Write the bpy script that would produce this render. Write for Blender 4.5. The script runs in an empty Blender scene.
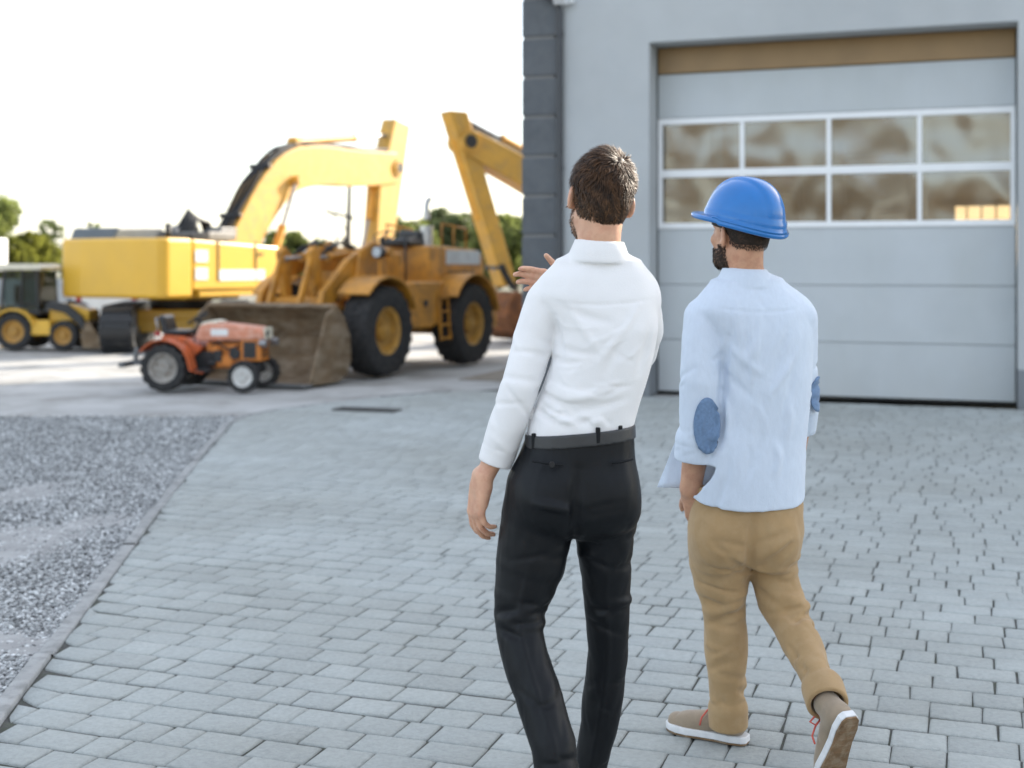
import bpy, math, random
import numpy as np
from mathutils import Matrix, Vector
random.seed(7)
rng = np.random.default_rng(11)
S = bpy.context.scene
C = S.collection
PI = math.pi
F = 1290.0          # focal length in pixels of a 1024 px wide picture
HZ = 265.0          # picture row of the horizon
CAMH = 1.54

def W(px, py, Z):
    return np.array([(px-512.0)*Z/F, Z, CAMH-(py-HZ)*Z/F])
def G0(px, py):
    Z = CAMH*F/(py-HZ)
    return ((px-512.0)*Z/F, Z)

# ------------------------------------------------------------------ materials
def mat(name, col, rough=.5, metal=0., var=.0, vscale=6., bump=0., bscale=60., col2=None, spot=0., coat=0., sheen=0., spec=.5, detail=5., stretch=None, sss=0., thresh=(.45,.62)):
    m = bpy.data.materials.new(name); m.use_nodes = True
    nt = m.node_tree; N = nt.nodes; L = nt.links
    b = N['Principled BSDF']
    b.inputs['Roughness'].default_value = rough
    b.inputs['Metallic'].default_value = metal
    b.inputs['Specular IOR Level'].default_value = spec
    if coat: b.inputs['Coat Weight'].default_value = coat; b.inputs['Coat Roughness'].default_value = .08
    if sheen: b.inputs['Sheen Weight'].default_value = sheen
    if sss:
        b.inputs['Subsurface Weight'].default_value = sss; b.inputs['Subsurface Radius'].default_value = (.012,.005,.003); b.inputs['Subsurface Scale'].default_value = .6
    b.inputs['Base Color'].default_value = (*col, 1)
    tc = N.new('ShaderNodeTexCoord'); src = tc.outputs['Object']
    if stretch:
        mp = N.new('ShaderNodeMapping'); mp.inputs['Scale'].default_value = stretch
        L.new(src, mp.inputs['Vector']); src = mp.outputs['Vector']
    last = None
    if var:
        n = N.new('ShaderNodeTexNoise'); n.inputs['Scale'].default_value = vscale; n.inputs['Detail'].default_value = detail
        L.new(src, n.inputs['Vector'])
        r = N.new('ShaderNodeMapRange'); r.inputs['From Min'].default_value=.3; r.inputs['From Max'].default_value=.7
        r.inputs['To Min'].default_value = 1-var; r.inputs['To Max'].default_value = 1+var
        L.new(n.outputs['Fac'], r.inputs['Value'])
        mx = N.new('ShaderNodeMix'); mx.data_type='RGBA'; mx.blend_type='MULTIPLY'; mx.inputs['Factor'].default_value=1
        mx.inputs['A'].default_value=(*col,1); L.new(r.outputs['Result'], mx.inputs['B'])
        last = mx.outputs['Result']
    if col2 is not None:
        n = N.new('ShaderNodeTexNoise'); n.inputs['Scale'].default_value = vscale*1.7; n.inputs['Detail'].default_value = 8; n.inputs['Roughness'].default_value=.65
        L.new(src, n.inputs['Vector'])
        r = N.new('ShaderNodeMapRange'); r.inputs['From Min'].default_value=thresh[0]; r.inputs['From Max'].default_value=thresh[1]
        r.inputs['To Max'].default_value = spot
        L.new(n.outputs['Fac'], r.inputs['Value'])
        mx = N.new('ShaderNodeMix'); mx.data_type='RGBA'
        L.new(r.outputs['Result'], mx.inputs['Factor'])
        if last: L.new(last, mx.inputs['A'])
        else: mx.inputs['A'].default_value=(*col,1)
        mx.inputs['B'].default_value=(*col2,1)
        last = mx.outputs['Result']
    if last: L.new(last, b.inputs['Base Color'])
    if bump:
        n = N.new('ShaderNodeTexNoise'); n.inputs['Scale'].default_value = bscale; n.inputs['Detail'].default_value = 6
        L.new(src, n.inputs['Vector'])
        bp = N.new('ShaderNodeBump'); bp.inputs['Strength'].default_value = bump; bp.inputs['Distance'].default_value = .02
        L.new(n.outputs['Fac'], bp.inputs['Height']); L.new(bp.outputs['Normal'], b.inputs['Normal'])
    return m

def tint_mat(m, attr, lo, hi):
    """multiply the base colour by a per-piece attribute stored on the mesh"""
    nt = m.node_tree; N = nt.nodes; L = nt.links; b = N['Principled BSDF']
    a = N.new('ShaderNodeAttribute'); a.attribute_name = attr
    r = N.new('ShaderNodeMapRange'); r.inputs['To Min'].default_value=lo; r.inputs['To Max'].default_value=hi
    L.new(a.outputs['Fac'], r.inputs['Value'])
    mx = N.new('ShaderNodeMix'); mx.data_type='RGBA'; mx.blend_type='MULTIPLY'; mx.inputs['Factor'].default_value=1
    if b.inputs['Base Color'].links: L.new(b.inputs['Base Color'].links[0].from_socket, mx.inputs['A'])
    else: mx.inputs['A'].default_value = b.inputs['Base Color'].default_value
    L.new(r.outputs['Result'], mx.inputs['B']); L.new(mx.outputs['Result'], b.inputs['Base Color'])
    return m

def macro(m, scale, lo, hi, tint=(1,1,1), stretch=(1,1,1)):
    """broad stains and wear multiplied over the base colour"""
    nt=m.node_tree; N=nt.nodes; L=nt.links; b=N['Principled BSDF']
    tc=N.new('ShaderNodeTexCoord'); mp=N.new('ShaderNodeMapping'); mp.inputs['Scale'].default_value=stretch
    n=N.new('ShaderNodeTexNoise'); n.inputs['Scale'].default_value=scale; n.inputs['Detail'].default_value=7; n.inputs['Roughness'].default_value=.6
    L.new(tc.outputs['Object'],mp.inputs['Vector']); L.new(mp.outputs['Vector'],n.inputs['Vector'])
    r=N.new('ShaderNodeMapRange'); r.inputs['From Min'].default_value=.36; r.inputs['From Max'].default_value=.62
    L.new(n.outputs['Fac'],r.inputs['Value'])
    c=N.new('ShaderNodeMix'); c.data_type='RGBA'; c.inputs['A'].default_value=(lo*tint[0],lo*tint[1],lo*tint[2],1); c.inputs['B'].default_value=(hi,hi,hi,1); L.new(r.outputs['Result'],c.inputs['Factor'])
    mx=N.new('ShaderNodeMix'); mx.data_type='RGBA'; mx.blend_type='MULTIPLY'; mx.inputs['Factor'].default_value=1
    if b.inputs['Base Color'].links: L.new(b.inputs['Base Color'].links[0].from_socket,mx.inputs['A'])
    else: mx.inputs['A'].default_value=b.inputs['Base Color'].default_value
    L.new(c.outputs['Result'],mx.inputs['B']); L.new(mx.outputs['Result'],b.inputs['Base Color'])
    return m

# ------------------------------------------------------------------ objects
def empty(name, loc=(0,0,0), yaw=0., label=None, cat=None, group=None):
    o = bpy.data.objects.new(name, None); C.objects.link(o)
    o.location = loc; o.rotation_euler = (0,0,yaw); o.empty_display_size=.2
    return tag(o, label, cat, group)
def tag(o, label=None, cat=None, group=None, kind=None):
    if label: o['label']=label
    if cat: o['category']=cat
    if group: o['group']=group
    if kind: o['kind']=kind
    return o
def link(name, me, m=None, parent=None, smooth=False, bevel=0.):
    o = bpy.data.objects.new(name, me); C.objects.link(o)
    if m is not None: me.materials.append(m)
    if parent is not None: o.parent = parent
    if smooth: me.polygons.foreach_set('use_smooth', np.ones(len(me.polygons), bool))
    if bevel:
        bv = o.modifiers.new('bevel','BEVEL'); bv.width=bevel; bv.segments=2; bv.limit_method='ANGLE'; bv.angle_limit=math.radians(40)
    return o
def fast_mesh(name, V, Q, attrs=None):
    """V (n,3), Q (m,k) faces that all have the same number of corners"""
    V = np.asarray(V, np.float32); Q = np.asarray(Q, np.int32); k = Q.shape[1]
    me = bpy.data.meshes.new(name)
    me.vertices.add(len(V)); me.vertices.foreach_set('co', V.ravel())
    me.loops.add(Q.size); me.loops.foreach_set('vertex_index', Q.ravel())
    me.polygons.add(len(Q)); me.polygons.foreach_set('loop_start', np.arange(0, Q.size, k, dtype=np.int32))
    me.polygons.foreach_set('loop_total', np.full(len(Q), k, np.int32))
    me.update(calc_edges=True)
    for nm, vals in (attrs or {}).items():
        a = me.attributes.new(nm, 'FLOAT', 'POINT'); a.data.foreach_set('value', np.asarray(vals, np.float32))
    return me
def copy_tree(o, parent=None):
    c = o.copy(); C.objects.link(c)
    if parent is not None: c.parent = parent
    for ch in list(o.children): copy_tree(ch, c)
    return c

class MB:
    """collects simple shapes, builds ONE mesh"""
    def __init__(s): s.v=[]; s.f=[]
    def add(s, vs, fs):
        n=len(s.v); s.v += [tuple(map(float,p)) for p in vs]; s.f += [tuple(i+n for i in f) for f in fs]; return s
    def box(s, c, d, R=None):
        vs=[]
        for x in (-.5,.5):
            for y in (-.5,.5):
                for z in (-.5,.5):
                    p=Vector((x*d[0],y*d[1],z*d[2]))
                    if R is not None: p=R@p
                    vs.append(p+Vector(c))
        return s.add(vs,[(0,1,3,2),(4,6,7,5),(0,4,5,1),(2,3,7,6),(0,2,6,4),(1,5,7,3)])
    def bar(s, a, b, w, h, up=(0,0,1)):
        a=Vector(a); b=Vector(b); d=(b-a); L=d.length; x=d/L; y=Vector(up).cross(x)
        if y.length<1e-4: y=Vector((0,1,0)).cross(x)
        y.normalize(); z=x.cross(y)
        R=Matrix((x,y,z)).transposed()
        return s.box((a+b)/2,(L,w,h),R)
    def prism(s, poly, y0, y1, plane='xz'):
        n=len(poly)
        def p3(p,t): return (p[0],t,p[1]) if plane=='xz' else ((p[0],p[1],t) if plane=='xy' else (t,p[0],p[1]))
        A=sum(poly[i][0]*poly[(i+1)%n][1]-poly[(i+1)%n][0]*poly[i][1] for i in range(n))
        if (A<0): poly=poly[::-1]
        vs=[p3(p,y0) for p in poly]+[p3(p,y1) for p in poly]
        fs=[tuple(range(n)), tuple(range(2*n-1,n-1,-1))]+[(i,n+i,n+(i+1)%n,(i+1)%n) for i in range(n)]
        if plane!='xz': fs=[f[::-1] for f in fs]
        return s.add(vs,fs)
    def cyl(s, a, b, r0, r1=None, n=16, cap=True):
        r1=r0 if r1 is None else r1
        a=Vector(a); b=Vector(b); z=(b-a).normalized()
        x=z.orthogonal().normalized(); y=z.cross(x)
        vs=[a+x*r0*math.cos(2*PI*i/n)+y*r0*math.sin(2*PI*i/n) for i in range(n)]+[b+x*r1*math.cos(2*PI*i/n)+y*r1*math.sin(2*PI*i/n) for i in range(n)]
        fs=[(i,(i+1)%n,n+(i+1)%n,n+i) for i in range(n)]
        if cap: fs+=[tuple(range(n-1,-1,-1)),tuple(range(n,2*n))]
        return s.add(vs,fs)
    def tube(s, pts, r, n=8):
        pts=[Vector(p) for p in pts]; m=len(pts); vs=[]; fs=[]
        prev=None
        for i,p in enumerate(pts):
            t=(pts[min(i+1,m-1)]-pts[max(i-1,0)]).normalized()
            x=t.orthogonal() if prev is None else prev-t*prev.dot(t)
            x.normalize(); prev=x; y=t.cross(x)
            ri=r[i] if isinstance(r,(list,tuple)) else r
            vs+=[p+x*ri*math.cos(2*PI*k/n)+y*ri*math.sin(2*PI*k/n) for k in range(n)]
        for i in range(m-1):
            fs+=[(i*n+k,i*n+(k+1)%n,(i+1)*n+(k+1)%n,(i+1)*n+k) for k in range(n)]
        fs+=[tuple(range(n-1,-1,-1)),tuple(range((m-1)*n,m*n))]
        return s.add(vs,fs)
    def lathe(s, prof, c, axis='y', n=36):
        """prof: (radius, along axis)"""
        c=Vector(c); vs=[]; m=len(prof)
        for i in range(n):
            a=2*PI*i/n; ca,sa=math.cos(a),math.sin(a)
            for r,t in prof:
                p={'y':(r*ca,t,r*sa),'z':(r*ca,r*sa,t),'x':(t,r*ca,r*sa)}[axis]
                vs.append(c+Vector(p))
        fs=[(i*m+j,((i+1)%n)*m+j,((i+1)%n)*m+j+1,i*m+j+1) for i in range(n) for j in range(m-1)]
        return s.add(vs,fs)
    def mesh(s,name):
        import bmesh
        me=bpy.data.meshes.new(name); me.from_pydata(s.v,[],s.f); me.update()
        bm=bmesh.new(); bm.from_mesh(me); bmesh.ops.recalc_face_normals(bm,faces=bm.faces); bm.to_mesh(me); bm.free()
        return me
    def build(s,name,m,parent=None,bevel=0.,smooth=False,auto=False):
        o=link(name,s.mesh(name),m,parent,smooth=smooth or auto,bevel=bevel)
        if auto:
            o.data.set_sharp_from_angle(angle=math.radians(38))
        return o

# ------------------------------------------------------------------ signed-distance modelling
class Grid:
    def __init__(s, lo, hi, h):
        s.h=h; s.lo=np.array(lo,float); s.n=np.ceil((np.array(hi)-s.lo)/h).astype(int)+1
        s.ax=[(s.lo[i]+h*np.arange(s.n[i])).astype(np.float32) for i in range(3)]
        s.a=np.full(tuple(s.n), .5, np.float32); s.kf=1.
    def sub(s, lo, hi):
        sl=[]
        for i in range(3):
            a=int(np.clip(math.floor((lo[i]-s.lo[i])/s.h),0,s.n[i]-1)); b=int(np.clip(math.ceil((hi[i]-s.lo[i])/s.h)+1,1,s.n[i]))
            sl.append(slice(a,max(b,a+1)))
        return tuple(sl), s.ax[0][sl[0]][:,None,None], s.ax[1][sl[1]][None,:,None], s.ax[2][sl[2]][None,None,:]
    def un(s, sl, d, k):
        A=s.a[sl]
        if k>0:
            hh=np.maximum(k-np.abs(A-d),0)/k
            s.a[sl]=np.minimum(A,d)-hh*hh*k*.25
        else: s.a[sl]=np.minimum(A,d)
    def cut(s, sl, d, k):
        A=s.a[sl]; d=-d
        hh=np.maximum(k-np.abs(A-d),0)/max(k,1e-6)
        s.a[sl]=np.maximum(A,d)+hh*hh*k*.25
    def _chain(s, pts, flat):
        P=np.array([p[:3] for p in pts]); R=np.array([p[3] for p in pts])
        return P,R
    def chain(s, pts, k=.02, flat=None, op='un'):
        """pts: (x,y,z,r); tapered capsules along a polyline"""
        P,R=s._chain(pts,flat); m=R.max()+k+3*s.h
        if flat is not None: m*=max(1,flat[1])
        sl,x,y,z=s.sub(P.min(0)-m,P.max(0)+m)
        D=None
        segs=range(len(P)-1) if len(P)>1 else [0]
        for i in segs:
            a=P[i]; b=P[min(i+1,len(P)-1)]; d=b-a; L2=max(float(d@d),1e-9)
            px=x-a[0]; py=y-a[1]; pz=z-a[2]
            t=np.clip((px*d[0]+py*d[1]+pz*d[2])/L2,0,1) if len(P)>1 else 0.
            qx=px-t*d[0]; qy=py-t*d[1]; qz=pz-t*d[2]
            if flat is not None:
                e,sc=np.array(flat[0],float),flat[1]; e=e/np.linalg.norm(e)
                dt=(qx*e[0]+qy*e[1]+qz*e[2])*(1/sc-1)
                qx=qx+e[0]*dt; qy=qy+e[1]*dt; qz=qz+e[2]*dt
            dd=np.sqrt(qx*qx+qy*qy+qz*qz)-(R[i]+(R[min(i+1,len(P)-1)]-R[i])*t)
            D=dd if D is None else np.minimum(D,dd)
        (s.un if op=='un' else s.cut)(sl,D.astype(np.float32),k)
    def ell(s, c, r, Rm=None, k=.01, op='un', clip=None):
        """ellipsoid; Rm columns = local axes; clip(lx,ly,lz)->sdf that limits it"""
        c=np.array(c,float); r=np.array(r,float); m=r.max()+k+3*s.h
        sl,x,y,z=s.sub(c-m,c+m)
        Rm=np.eye(3) if Rm is None else Rm
        dx=x-c[0]; dy=y-c[1]; dz=z-c[2]
        l=[dx*Rm[0,i]+dy*Rm[1,i]+dz*Rm[2,i] for i in range(3)]
        q=np.sqrt((l[0]/r[0])**2+(l[1]/r[1])**2+(l[2]/r[2])**2)
        g=np.sqrt((l[0]/r[0]**2)**2+(l[1]/r[1]**2)**2+(l[2]/r[2]**2)**2)
        d=q*(q-1)/np.maximum(g,1e-6)
        if clip is not None: d=np.maximum(d,clip(*l))
        (s.un if op=='un' else s.cut)(sl,d.astype(np.float32),k)
    def stack(s, secs, yaw=0., k=.02, top=None, bot=None, op='un'):
        """secs: (z,cx,cy,rx,ry,n) rising or falling; body of stacked super-ellipses. top/bot: (z0, slope_x, slope_y) planes about the mean centre"""
        q=np.array(sorted(secs)); zz=np.linspace(q[0,0],q[-1,0],len(q)*12)
        # smooth interpolation of the sections
        def itp(col):
            v=np.interp(zz,q[:,0],q[:,col]); kk=np.hanning(11); kk/=kk.sum()
            vp=np.pad(v,5,mode='edge'); return np.convolve(vp,kk,mode='valid')
        cx,cy,rx,ry,nn=[itp(i) for i in range(1,6)]
        m=max(rx.max(),ry.max())*1.15+k+3*s.h
        lo=np.array([cx.min()-m,cy.min()-m,q[0,0]-k-4*s.h]); hi=np.array([cx.max()+m,cy.max()+m,q[-1,0]+k+4*s.h])
        sl,x,y,z=s.sub(lo,hi)
        zf=z.ravel(); f=lambda v: np.interp(zf,zz,v).astype(np.float32)[None,None,:]
        CX,CY,RX,RY,NN=map(f,(cx,cy,rx,ry,nn))
        ca,sa=math.cos(yaw),math.sin(yaw)
        lx=(x-CX)*ca+(y-CY)*sa; ly=-(x-CX)*sa+(y-CY)*ca
        e=(np.abs(lx/RX)**NN+np.abs(ly/RY)**NN)**(1/NN)
        rad=np.sqrt(lx*lx+ly*ly)
        d=np.where(e>1e-4, rad*(1-1/np.maximum(e,1e-4)), -RX)
        mx,my=cx.mean(),cy.mean()
        zt=(q[-1,0],0,0) if top is None else top; zb=(q[0,0],0,0) if bot is None else bot
        d=np.maximum(d, z-(zt[0]+zt[1]*(x-mx)+zt[2]*(y-my))); d=np.maximum(d, (zb[0]+zb[1]*(x-mx)+zb[2]*(y-my))-z)
        (s.un if op=='un' else s.cut)(sl,d.astype(np.float32),k)
    def snap(s, p, d, reach=.06):
        """slide p along d onto the surface"""
        t=np.linspace(-reach,reach,61); q=np.array(p)[None]+t[:,None]*np.array(d)[None]
        i=np.clip(np.rint((q-s.lo)/s.h).astype(int),0,s.n-1); v=s.a[i[:,0],i[:,1],i[:,2]]
        k=np.nonzero((v[:-1]<0)!=(v[1:]<0))[0]
        if not len(k): return np.array(p)
        return q[k[np.argmin(np.abs(t[k]))]]
    def crease(s, pts, depth, width, d=(0,1,0)):
        """valley (depth>0) or ridge (depth<0) along a polyline, laid onto the surface along d"""
        P=np.array([s.snap(p,d) for p in pts] if d is not None else pts,float); m=width*2.4
        sl,x,y,z=s.sub(P.min(0)-m,P.max(0)+m); D=None
        for i in range(len(P)-1):
            a=P[i]; d=P[i+1]-a; L2=max(float(d@d),1e-9)
            px=x-a[0]; py=y-a[1]; pz=z-a[2]
            t=np.clip((px*d[0]+py*d[1]+pz*d[2])/L2,0,1)
            tt=(i+t)/(len(P)-1)
            dd=(px-t*d[0])**2+(py-t*d[1])**2+(pz-t*d[2])**2
            e=np.exp(-dd/width**2)*np.sin(np.clip(tt,.04,.96)*PI)**.6
            D=e if D is None else np.maximum(D,e)
        s.a[sl]+= (s.kf*depth*D).astype(np.float32)
    def arc(s, c, axis, r, a0, a1, slope, depth, width, ref=(0,-1,0)):
        """fold running round a limb: angles from the direction ref (towards the viewer)"""
        ax=np.array(axis,float); ax/=np.linalg.norm(ax); e=np.array(ref,float); e-=ax*(e@ax); e/=np.linalg.norm(e); f=np.cross(ax,e)
        pts=[s.snap(np.array(c)+r*(e*math.cos(t)+f*math.sin(t))+ax*slope*(t-(a0+a1)/2), e*math.cos(t)+f*math.sin(t),.03) for t in np.linspace(a0,a1,7)]
        s.crease(pts,depth,width,None)
    def rumple(s, amp, freq, seed, stretch=(1,1,1), mask=None):
        idx=np.nonzero(np.abs(s.a)<.03)
        P=np.stack([s.ax[i][idx[i]] for i in range(3)],1).astype(np.float64)*np.array(stretch)
        r=np.random.default_rng(seed); tot=np.zeros(len(P)); wsh=np.zeros((len(P),3))
        for _ in range(5):
            kv=r.normal(size=3)*freq*.45; wsh+=np.sin(P@kv+r.uniform(0,6.3))[:,None]*r.normal(size=3)*.35/freq*2
        for o in range(7):
            kv=r.normal(size=3); kv/=np.linalg.norm(kv); kv*=freq*r.uniform(.6,1.9)
            v=np.sin((P+wsh)@kv+r.uniform(0,6.3)); tot+=v*(1/(1+o*.25))
        tot=np.clip(tot*.45,-1.2,1.2)
        tot=np.sign(tot)*np.abs(tot)**1.3
        if mask is not None:
            Q=np.stack([s.ax[i][idx[i]] for i in range(3)],1); tot=tot*mask(Q)
        s.a[idx]+= (amp*tot).astype(np.float32)
    def mesh(s, name, origin=(0,0,0), blur=0):
        A=s.a.copy(); A[[0,-1]]=1; A[:,[0,-1]]=1; A[:,:,[0,-1]]=1
        for _ in range(blur):
            for axx in range(3):
                B=A.copy(); sl0=[slice(None)]*3; sl1=[slice(None)]*3; sm=[slice(None)]*3
                sl0[axx]=slice(0,-2); sl1[axx]=slice(2,None); sm[axx]=slice(1,-1)
                B[tuple(sm)]=A[tuple(sm)]*.5+.25*(A[tuple(sl0)]+A[tuple(sl1)]); A=B
        I=A<0
        n0,n1,n2=A.shape
        cnt=np.zeros((n0-1,n1-1,n2-1),np.int8)
        offs=[(i,j,k) for i in (0,1) for j in (0,1) for k in (0,1)]
        for i,j,k in offs: cnt+=I[i:n0-1+i,j:n1-1+j,k:n2-1+k]
        act=np.nonzero((cnt>0)&(cnt<8)); N=len(act[0])
        ids=np.full(cnt.shape,-1,np.int32); ids[act]=np.arange(N)
        vals=np.stack([A[act[0]+i,act[1]+j,act[2]+k] for i,j,k in offs],1)
        O=np.array(offs,float); sm=np.zeros((N,3)); c=np.zeros(N)
        for a in range(8):
            for b in range(a+1,8):
                if np.abs(O[a]-O[b]).sum()!=1: continue
                va,vb=vals[:,a],vals[:,b]; m=(va<0)!=(vb<0); t=va/np.where(m,va-vb,1)
                sm+=np.where(m[:,None],O[a]+t[:,None]*(O[b]-O[a]),0); c+=m
        V=(np.stack(act,1)+sm/c[:,None])*s.h+s.lo-np.array(origin)
        Q=[]
        for axx in range(3):
            sa=[slice(0,-1) if i==axx else slice(1,-1) for i in range(3)]; sb=[slice(1,None) if i==axx else slice(1,-1) for i in range(3)]
            a=I[tuple(sa)]; b=I[tuple(sb)]; e=np.nonzero(a!=b)
            base=np.stack(e,1); 
            o1,o2=[i for i in range(3) if i!=axx]
            base[:,o1]+=1; base[:,o2]+=1
            def cell(d1,d2):
                q=base.copy(); q[:,o1]+=d1; q[:,o2]+=d2; return ids[q[:,0],q[:,1],q[:,2]]
            quad=np.stack([cell(-1,-1),cell(0,-1),cell(0,0),cell(-1,0)],1)
            flip=a[e]
            if axx==1: flip=~flip
            quad[~flip]=quad[~flip][:,::-1]
            Q.append(quad)
        Q=np.concatenate(Q); 
        return fast_mesh(name,V,Q)

def frame(yaw=0., pitch=0., roll=0.):
    """columns: right, forward, up. yaw>0 turns left, pitch>0 looks up, roll>0 leans the top to the right"""
    M=Matrix.Rotation(yaw,3,'Z')@Matrix.Rotation(pitch,3,'X')@Matrix.Rotation(roll,3,'Y')
    return np.array(M)
# ------------------------------------------------------------------ people
def head_sdf(G, c, R, neck, neck_r=.056):
    P=lambda x,y,z:(c+R@np.array([x,y,z]))
    ch=lambda pts,k,op='un':G.chain([(*P(*p[:3]),p[3]) for p in pts],k,None,op)
    G.ell(P(0,-.012,.035),(.074,.097,.088),R,.01)
    G.ell(P(0,.022,-.045),(.060,.070,.074),R,.03)
    ch([(-.045,.0,-.062,.018),(-.028,.06,-.09,.016),(0,.078,-.098,.02),(.028,.06,-.09,.016),(.045,.0,-.062,.018)],.025)
    for sx in (-1,1):
        ch([(sx*.042,.066,-.022,.016)],.02)
        ch([(sx*.012,.086,.022,.009),(sx*.04,.074,.024,.008)],.012)
        ch([(sx*.031,.094,.002,.013)],.012,'cut')
        ch([(sx*.031,.072,.001,.0125)],.003)
        # ear
        Re=R@np.array(Matrix.Rotation(sx*.55,3,'Z')@Matrix.Rotation(-.18,3,'X'))
        e=P(sx*.080,-.012,-.008)
        G.ell(e,(.0085,.019,.034),Re,.006)
        G.ell(e+R@np.array([sx*.006,.008,.004]),(.006,.011,.019),Re,.004,'cut')
        ch([(sx*.078,-.002,-.033,.0085)],.008)
    ch([(0,.088,.012,.008),(0,.103,-.016,.0105),(0,.108,-.027,.012)],.01)
    for sx in (-1,1): ch([(sx*.011,.096,-.03,.008)],.006)
    ch([(-.02,.083,-.062,.006),(0,.09,-.060,.0075),(.02,.083,-.062,.006)],.008)
    ch([(-.017,.083,-.073,.006),(0,.088,-.074,.008),(.017,.083,-.073,.006)],.008)
    ch([(-.022,.092,-.0675,.003),(0,.099,-.0675,.003),(.022,.092,-.0675,.003)],.003,'cut')
    a=P(0,-.028,-.055)
    G.chain([(*a,neck_r+.002),(*np.array(neck[0]),neck_r),(*np.array(neck[1]),neck_r+.014)],.03)

def hand_sdf(G, w, d, back, thumb_side, curl=(.3,.4,.5,.6), tcurl=.5, s=1.0, spread=.04, stub=0.):
    d=np.array(d,float); d/=np.linalg.norm(d); b=np.array(back,float); b-=d*(b@d); b/=np.linalg.norm(b)
    t=np.cross(b,d); 
    if t@np.array(thumb_side,float)<0: t=-t
    w=np.array(w,float); pt=lambda x,y,z:w+s*(d*x+t*y+b*z)
    kn=[(.095,.028),(.099,.009),(.094,-.010),(.085,-.028)]
    D=[[(*pt(-.012,y*.55,0),.019*s),(*pt(x*.5,y*.9,.002),.0145*s),(*pt(x,y,.002),.0115*s)] for x,y in kn]
    for q in D: G.chain(q,.014)
    G.chain([(*pt(.02,.022,-.008),.016*s),(*pt(.055,.018,-.01),.013*s)],.02)
    G.chain([(*pt(.02,-.02,-.008),.015*s),(*pt(.06,-.018,-.008),.011*s)],.02)
    seg=[(.043,.026,.021),(.047,.029,.022),(.043,.027,.021),(.033,.021,.018)]
    for i,((x,y),L) in enumerate(zip(kn,seg)):
        p=pt(x,y,.002); yaw=spread*(1.5-i); dd=d*math.cos(yaw)+t*math.sin(yaw); bb=b.copy(); pts=[(*p,.0105*s)]
        for j,l in enumerate(L):
            c=curl[i]*(.8 if j==0 else 1.)
            dd,bb=dd*math.cos(c)-bb*math.sin(c), bb*math.cos(c)+dd*math.sin(c)
            p=p+dd*l*s; pts.append((*p,(.0093,.0084,.0070)[j]*s*(1 if i<3 else .9)))
        G.chain(pts,.005)
    # thumb
    p=pt(.022,.024,-.006); pts=[(*p,.016*s)]; ang=.75
    dd=d*math.cos(ang)+t*math.sin(ang)-b*.25; dd/=np.linalg.norm(dd)
    for j,l in enumerate((.044,.034,.027)):
        p=p+dd*l*s; pts.append((*p,(.0115,.0098,.0078)[j]*s))
        dd=dd+(d*.6-b*.5-t*.35)*tcurl*.8; dd/=np.linalg.norm(dd)
    G.chain(pts,.012)

def px_sec(py, L, Rr, depth, Zc, n=2.3):
    """torso section from the silhouette in the picture"""
    c=W((L+Rr)/2,py,Zc); return (c[2],c[0],c[1],(Rr-L)/2*Zc/F,depth,n)
def px_chain(rows):
    """rows: (px, py, half width in px, distance)"""
    return [(*W(x,y,Z),hw*Z/F) for x,y,hw,Z in rows]

def strands(c, R, n, seed, lens, whorl, region, rad, wid=.0024, lift=.5, flow=None):
    """short ribbons of hair rooted on the skull; returns verts, quads, tint"""
    r=np.random.default_rng(seed); V=[];Q=[];T=[]
    cc=np.array([0,-.012,.010]); rad=np.array(rad); wh=np.array(whorl)
    while len(Q)<n*3:
        u=r.normal(size=3); u/=np.linalg.norm(u); l=cc+u*rad
        if l[2]>.03:
            rd=np.array([.0765,.0995,.0905]); q=l-np.array([0,-.012,.035]); s1=1/np.linalg.norm(q/rd)
            if s1>1: l=np.array([0,-.012,.035])+q*s1
        if not region(l,r): continue
        nrm=u/rad; nrm/=np.linalg.norm(nrm)
        t=l-wh; t-=nrm*(t@nrm); nl=np.linalg.norm(t); t=t/max(nl,1e-6)
        if nl>.04: t=t*.7+np.array([0,.25,-.55])*min(1,(nl-.04)/.05); 
        sw=np.cross(nrm,t)*(.35+.5*math.sin(l[0]*95+l[2]*60)); cl=np.array([math.sin(l[1]*150+l[2]*110),math.sin(l[0]*130+1),math.sin(l[0]*170+l[1]*90)])*.3; t=t+sw+cl+r.normal(size=3)*.18; t-=nrm*(t@nrm); t/=np.linalg.norm(t)
        L=lens(l)*r.uniform(.7,1.15); lf=lift*r.uniform(.5,1.5)
        side=np.cross(t,nrm)*math.cos(r.uniform(-.7,.7))+nrm*r.uniform(-.3,.3); side/=np.linalg.norm(side)
        tint=float(np.clip(r.normal(.42,.2)+.22*math.sin(l[0]*210+l[2]*130+3*math.sin(l[1]*60)),0,1)); b=len(V); w=wid*r.uniform(.6,1.3)
        p=l.copy(); dd=t+nrm*lf; dd/=np.linalg.norm(dd)
        for j,ww in enumerate((1,.95,.7,.12)):
            V+= [p-side*w*ww*.5,p+side*w*ww*.5]; T+=[tint,tint]
            p=p+dd*L/3; dd=dd-nrm*lf*.45+r.normal(size=3)*.07; dd/=np.linalg.norm(dd)
        for j in range(3): Q.append((b+2*j,b+2*j+1,b+2*j+3,b+2*j+2))
    return (np.array(V)@R.T)+c, np.array(Q), np.array(T)

def hair_mat(name,col):
    m=mat(name,col,rough=.55,spec=.3,var=.25,vscale=40)
    return tint_mat(m,'tint',.25,2.3)

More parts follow.
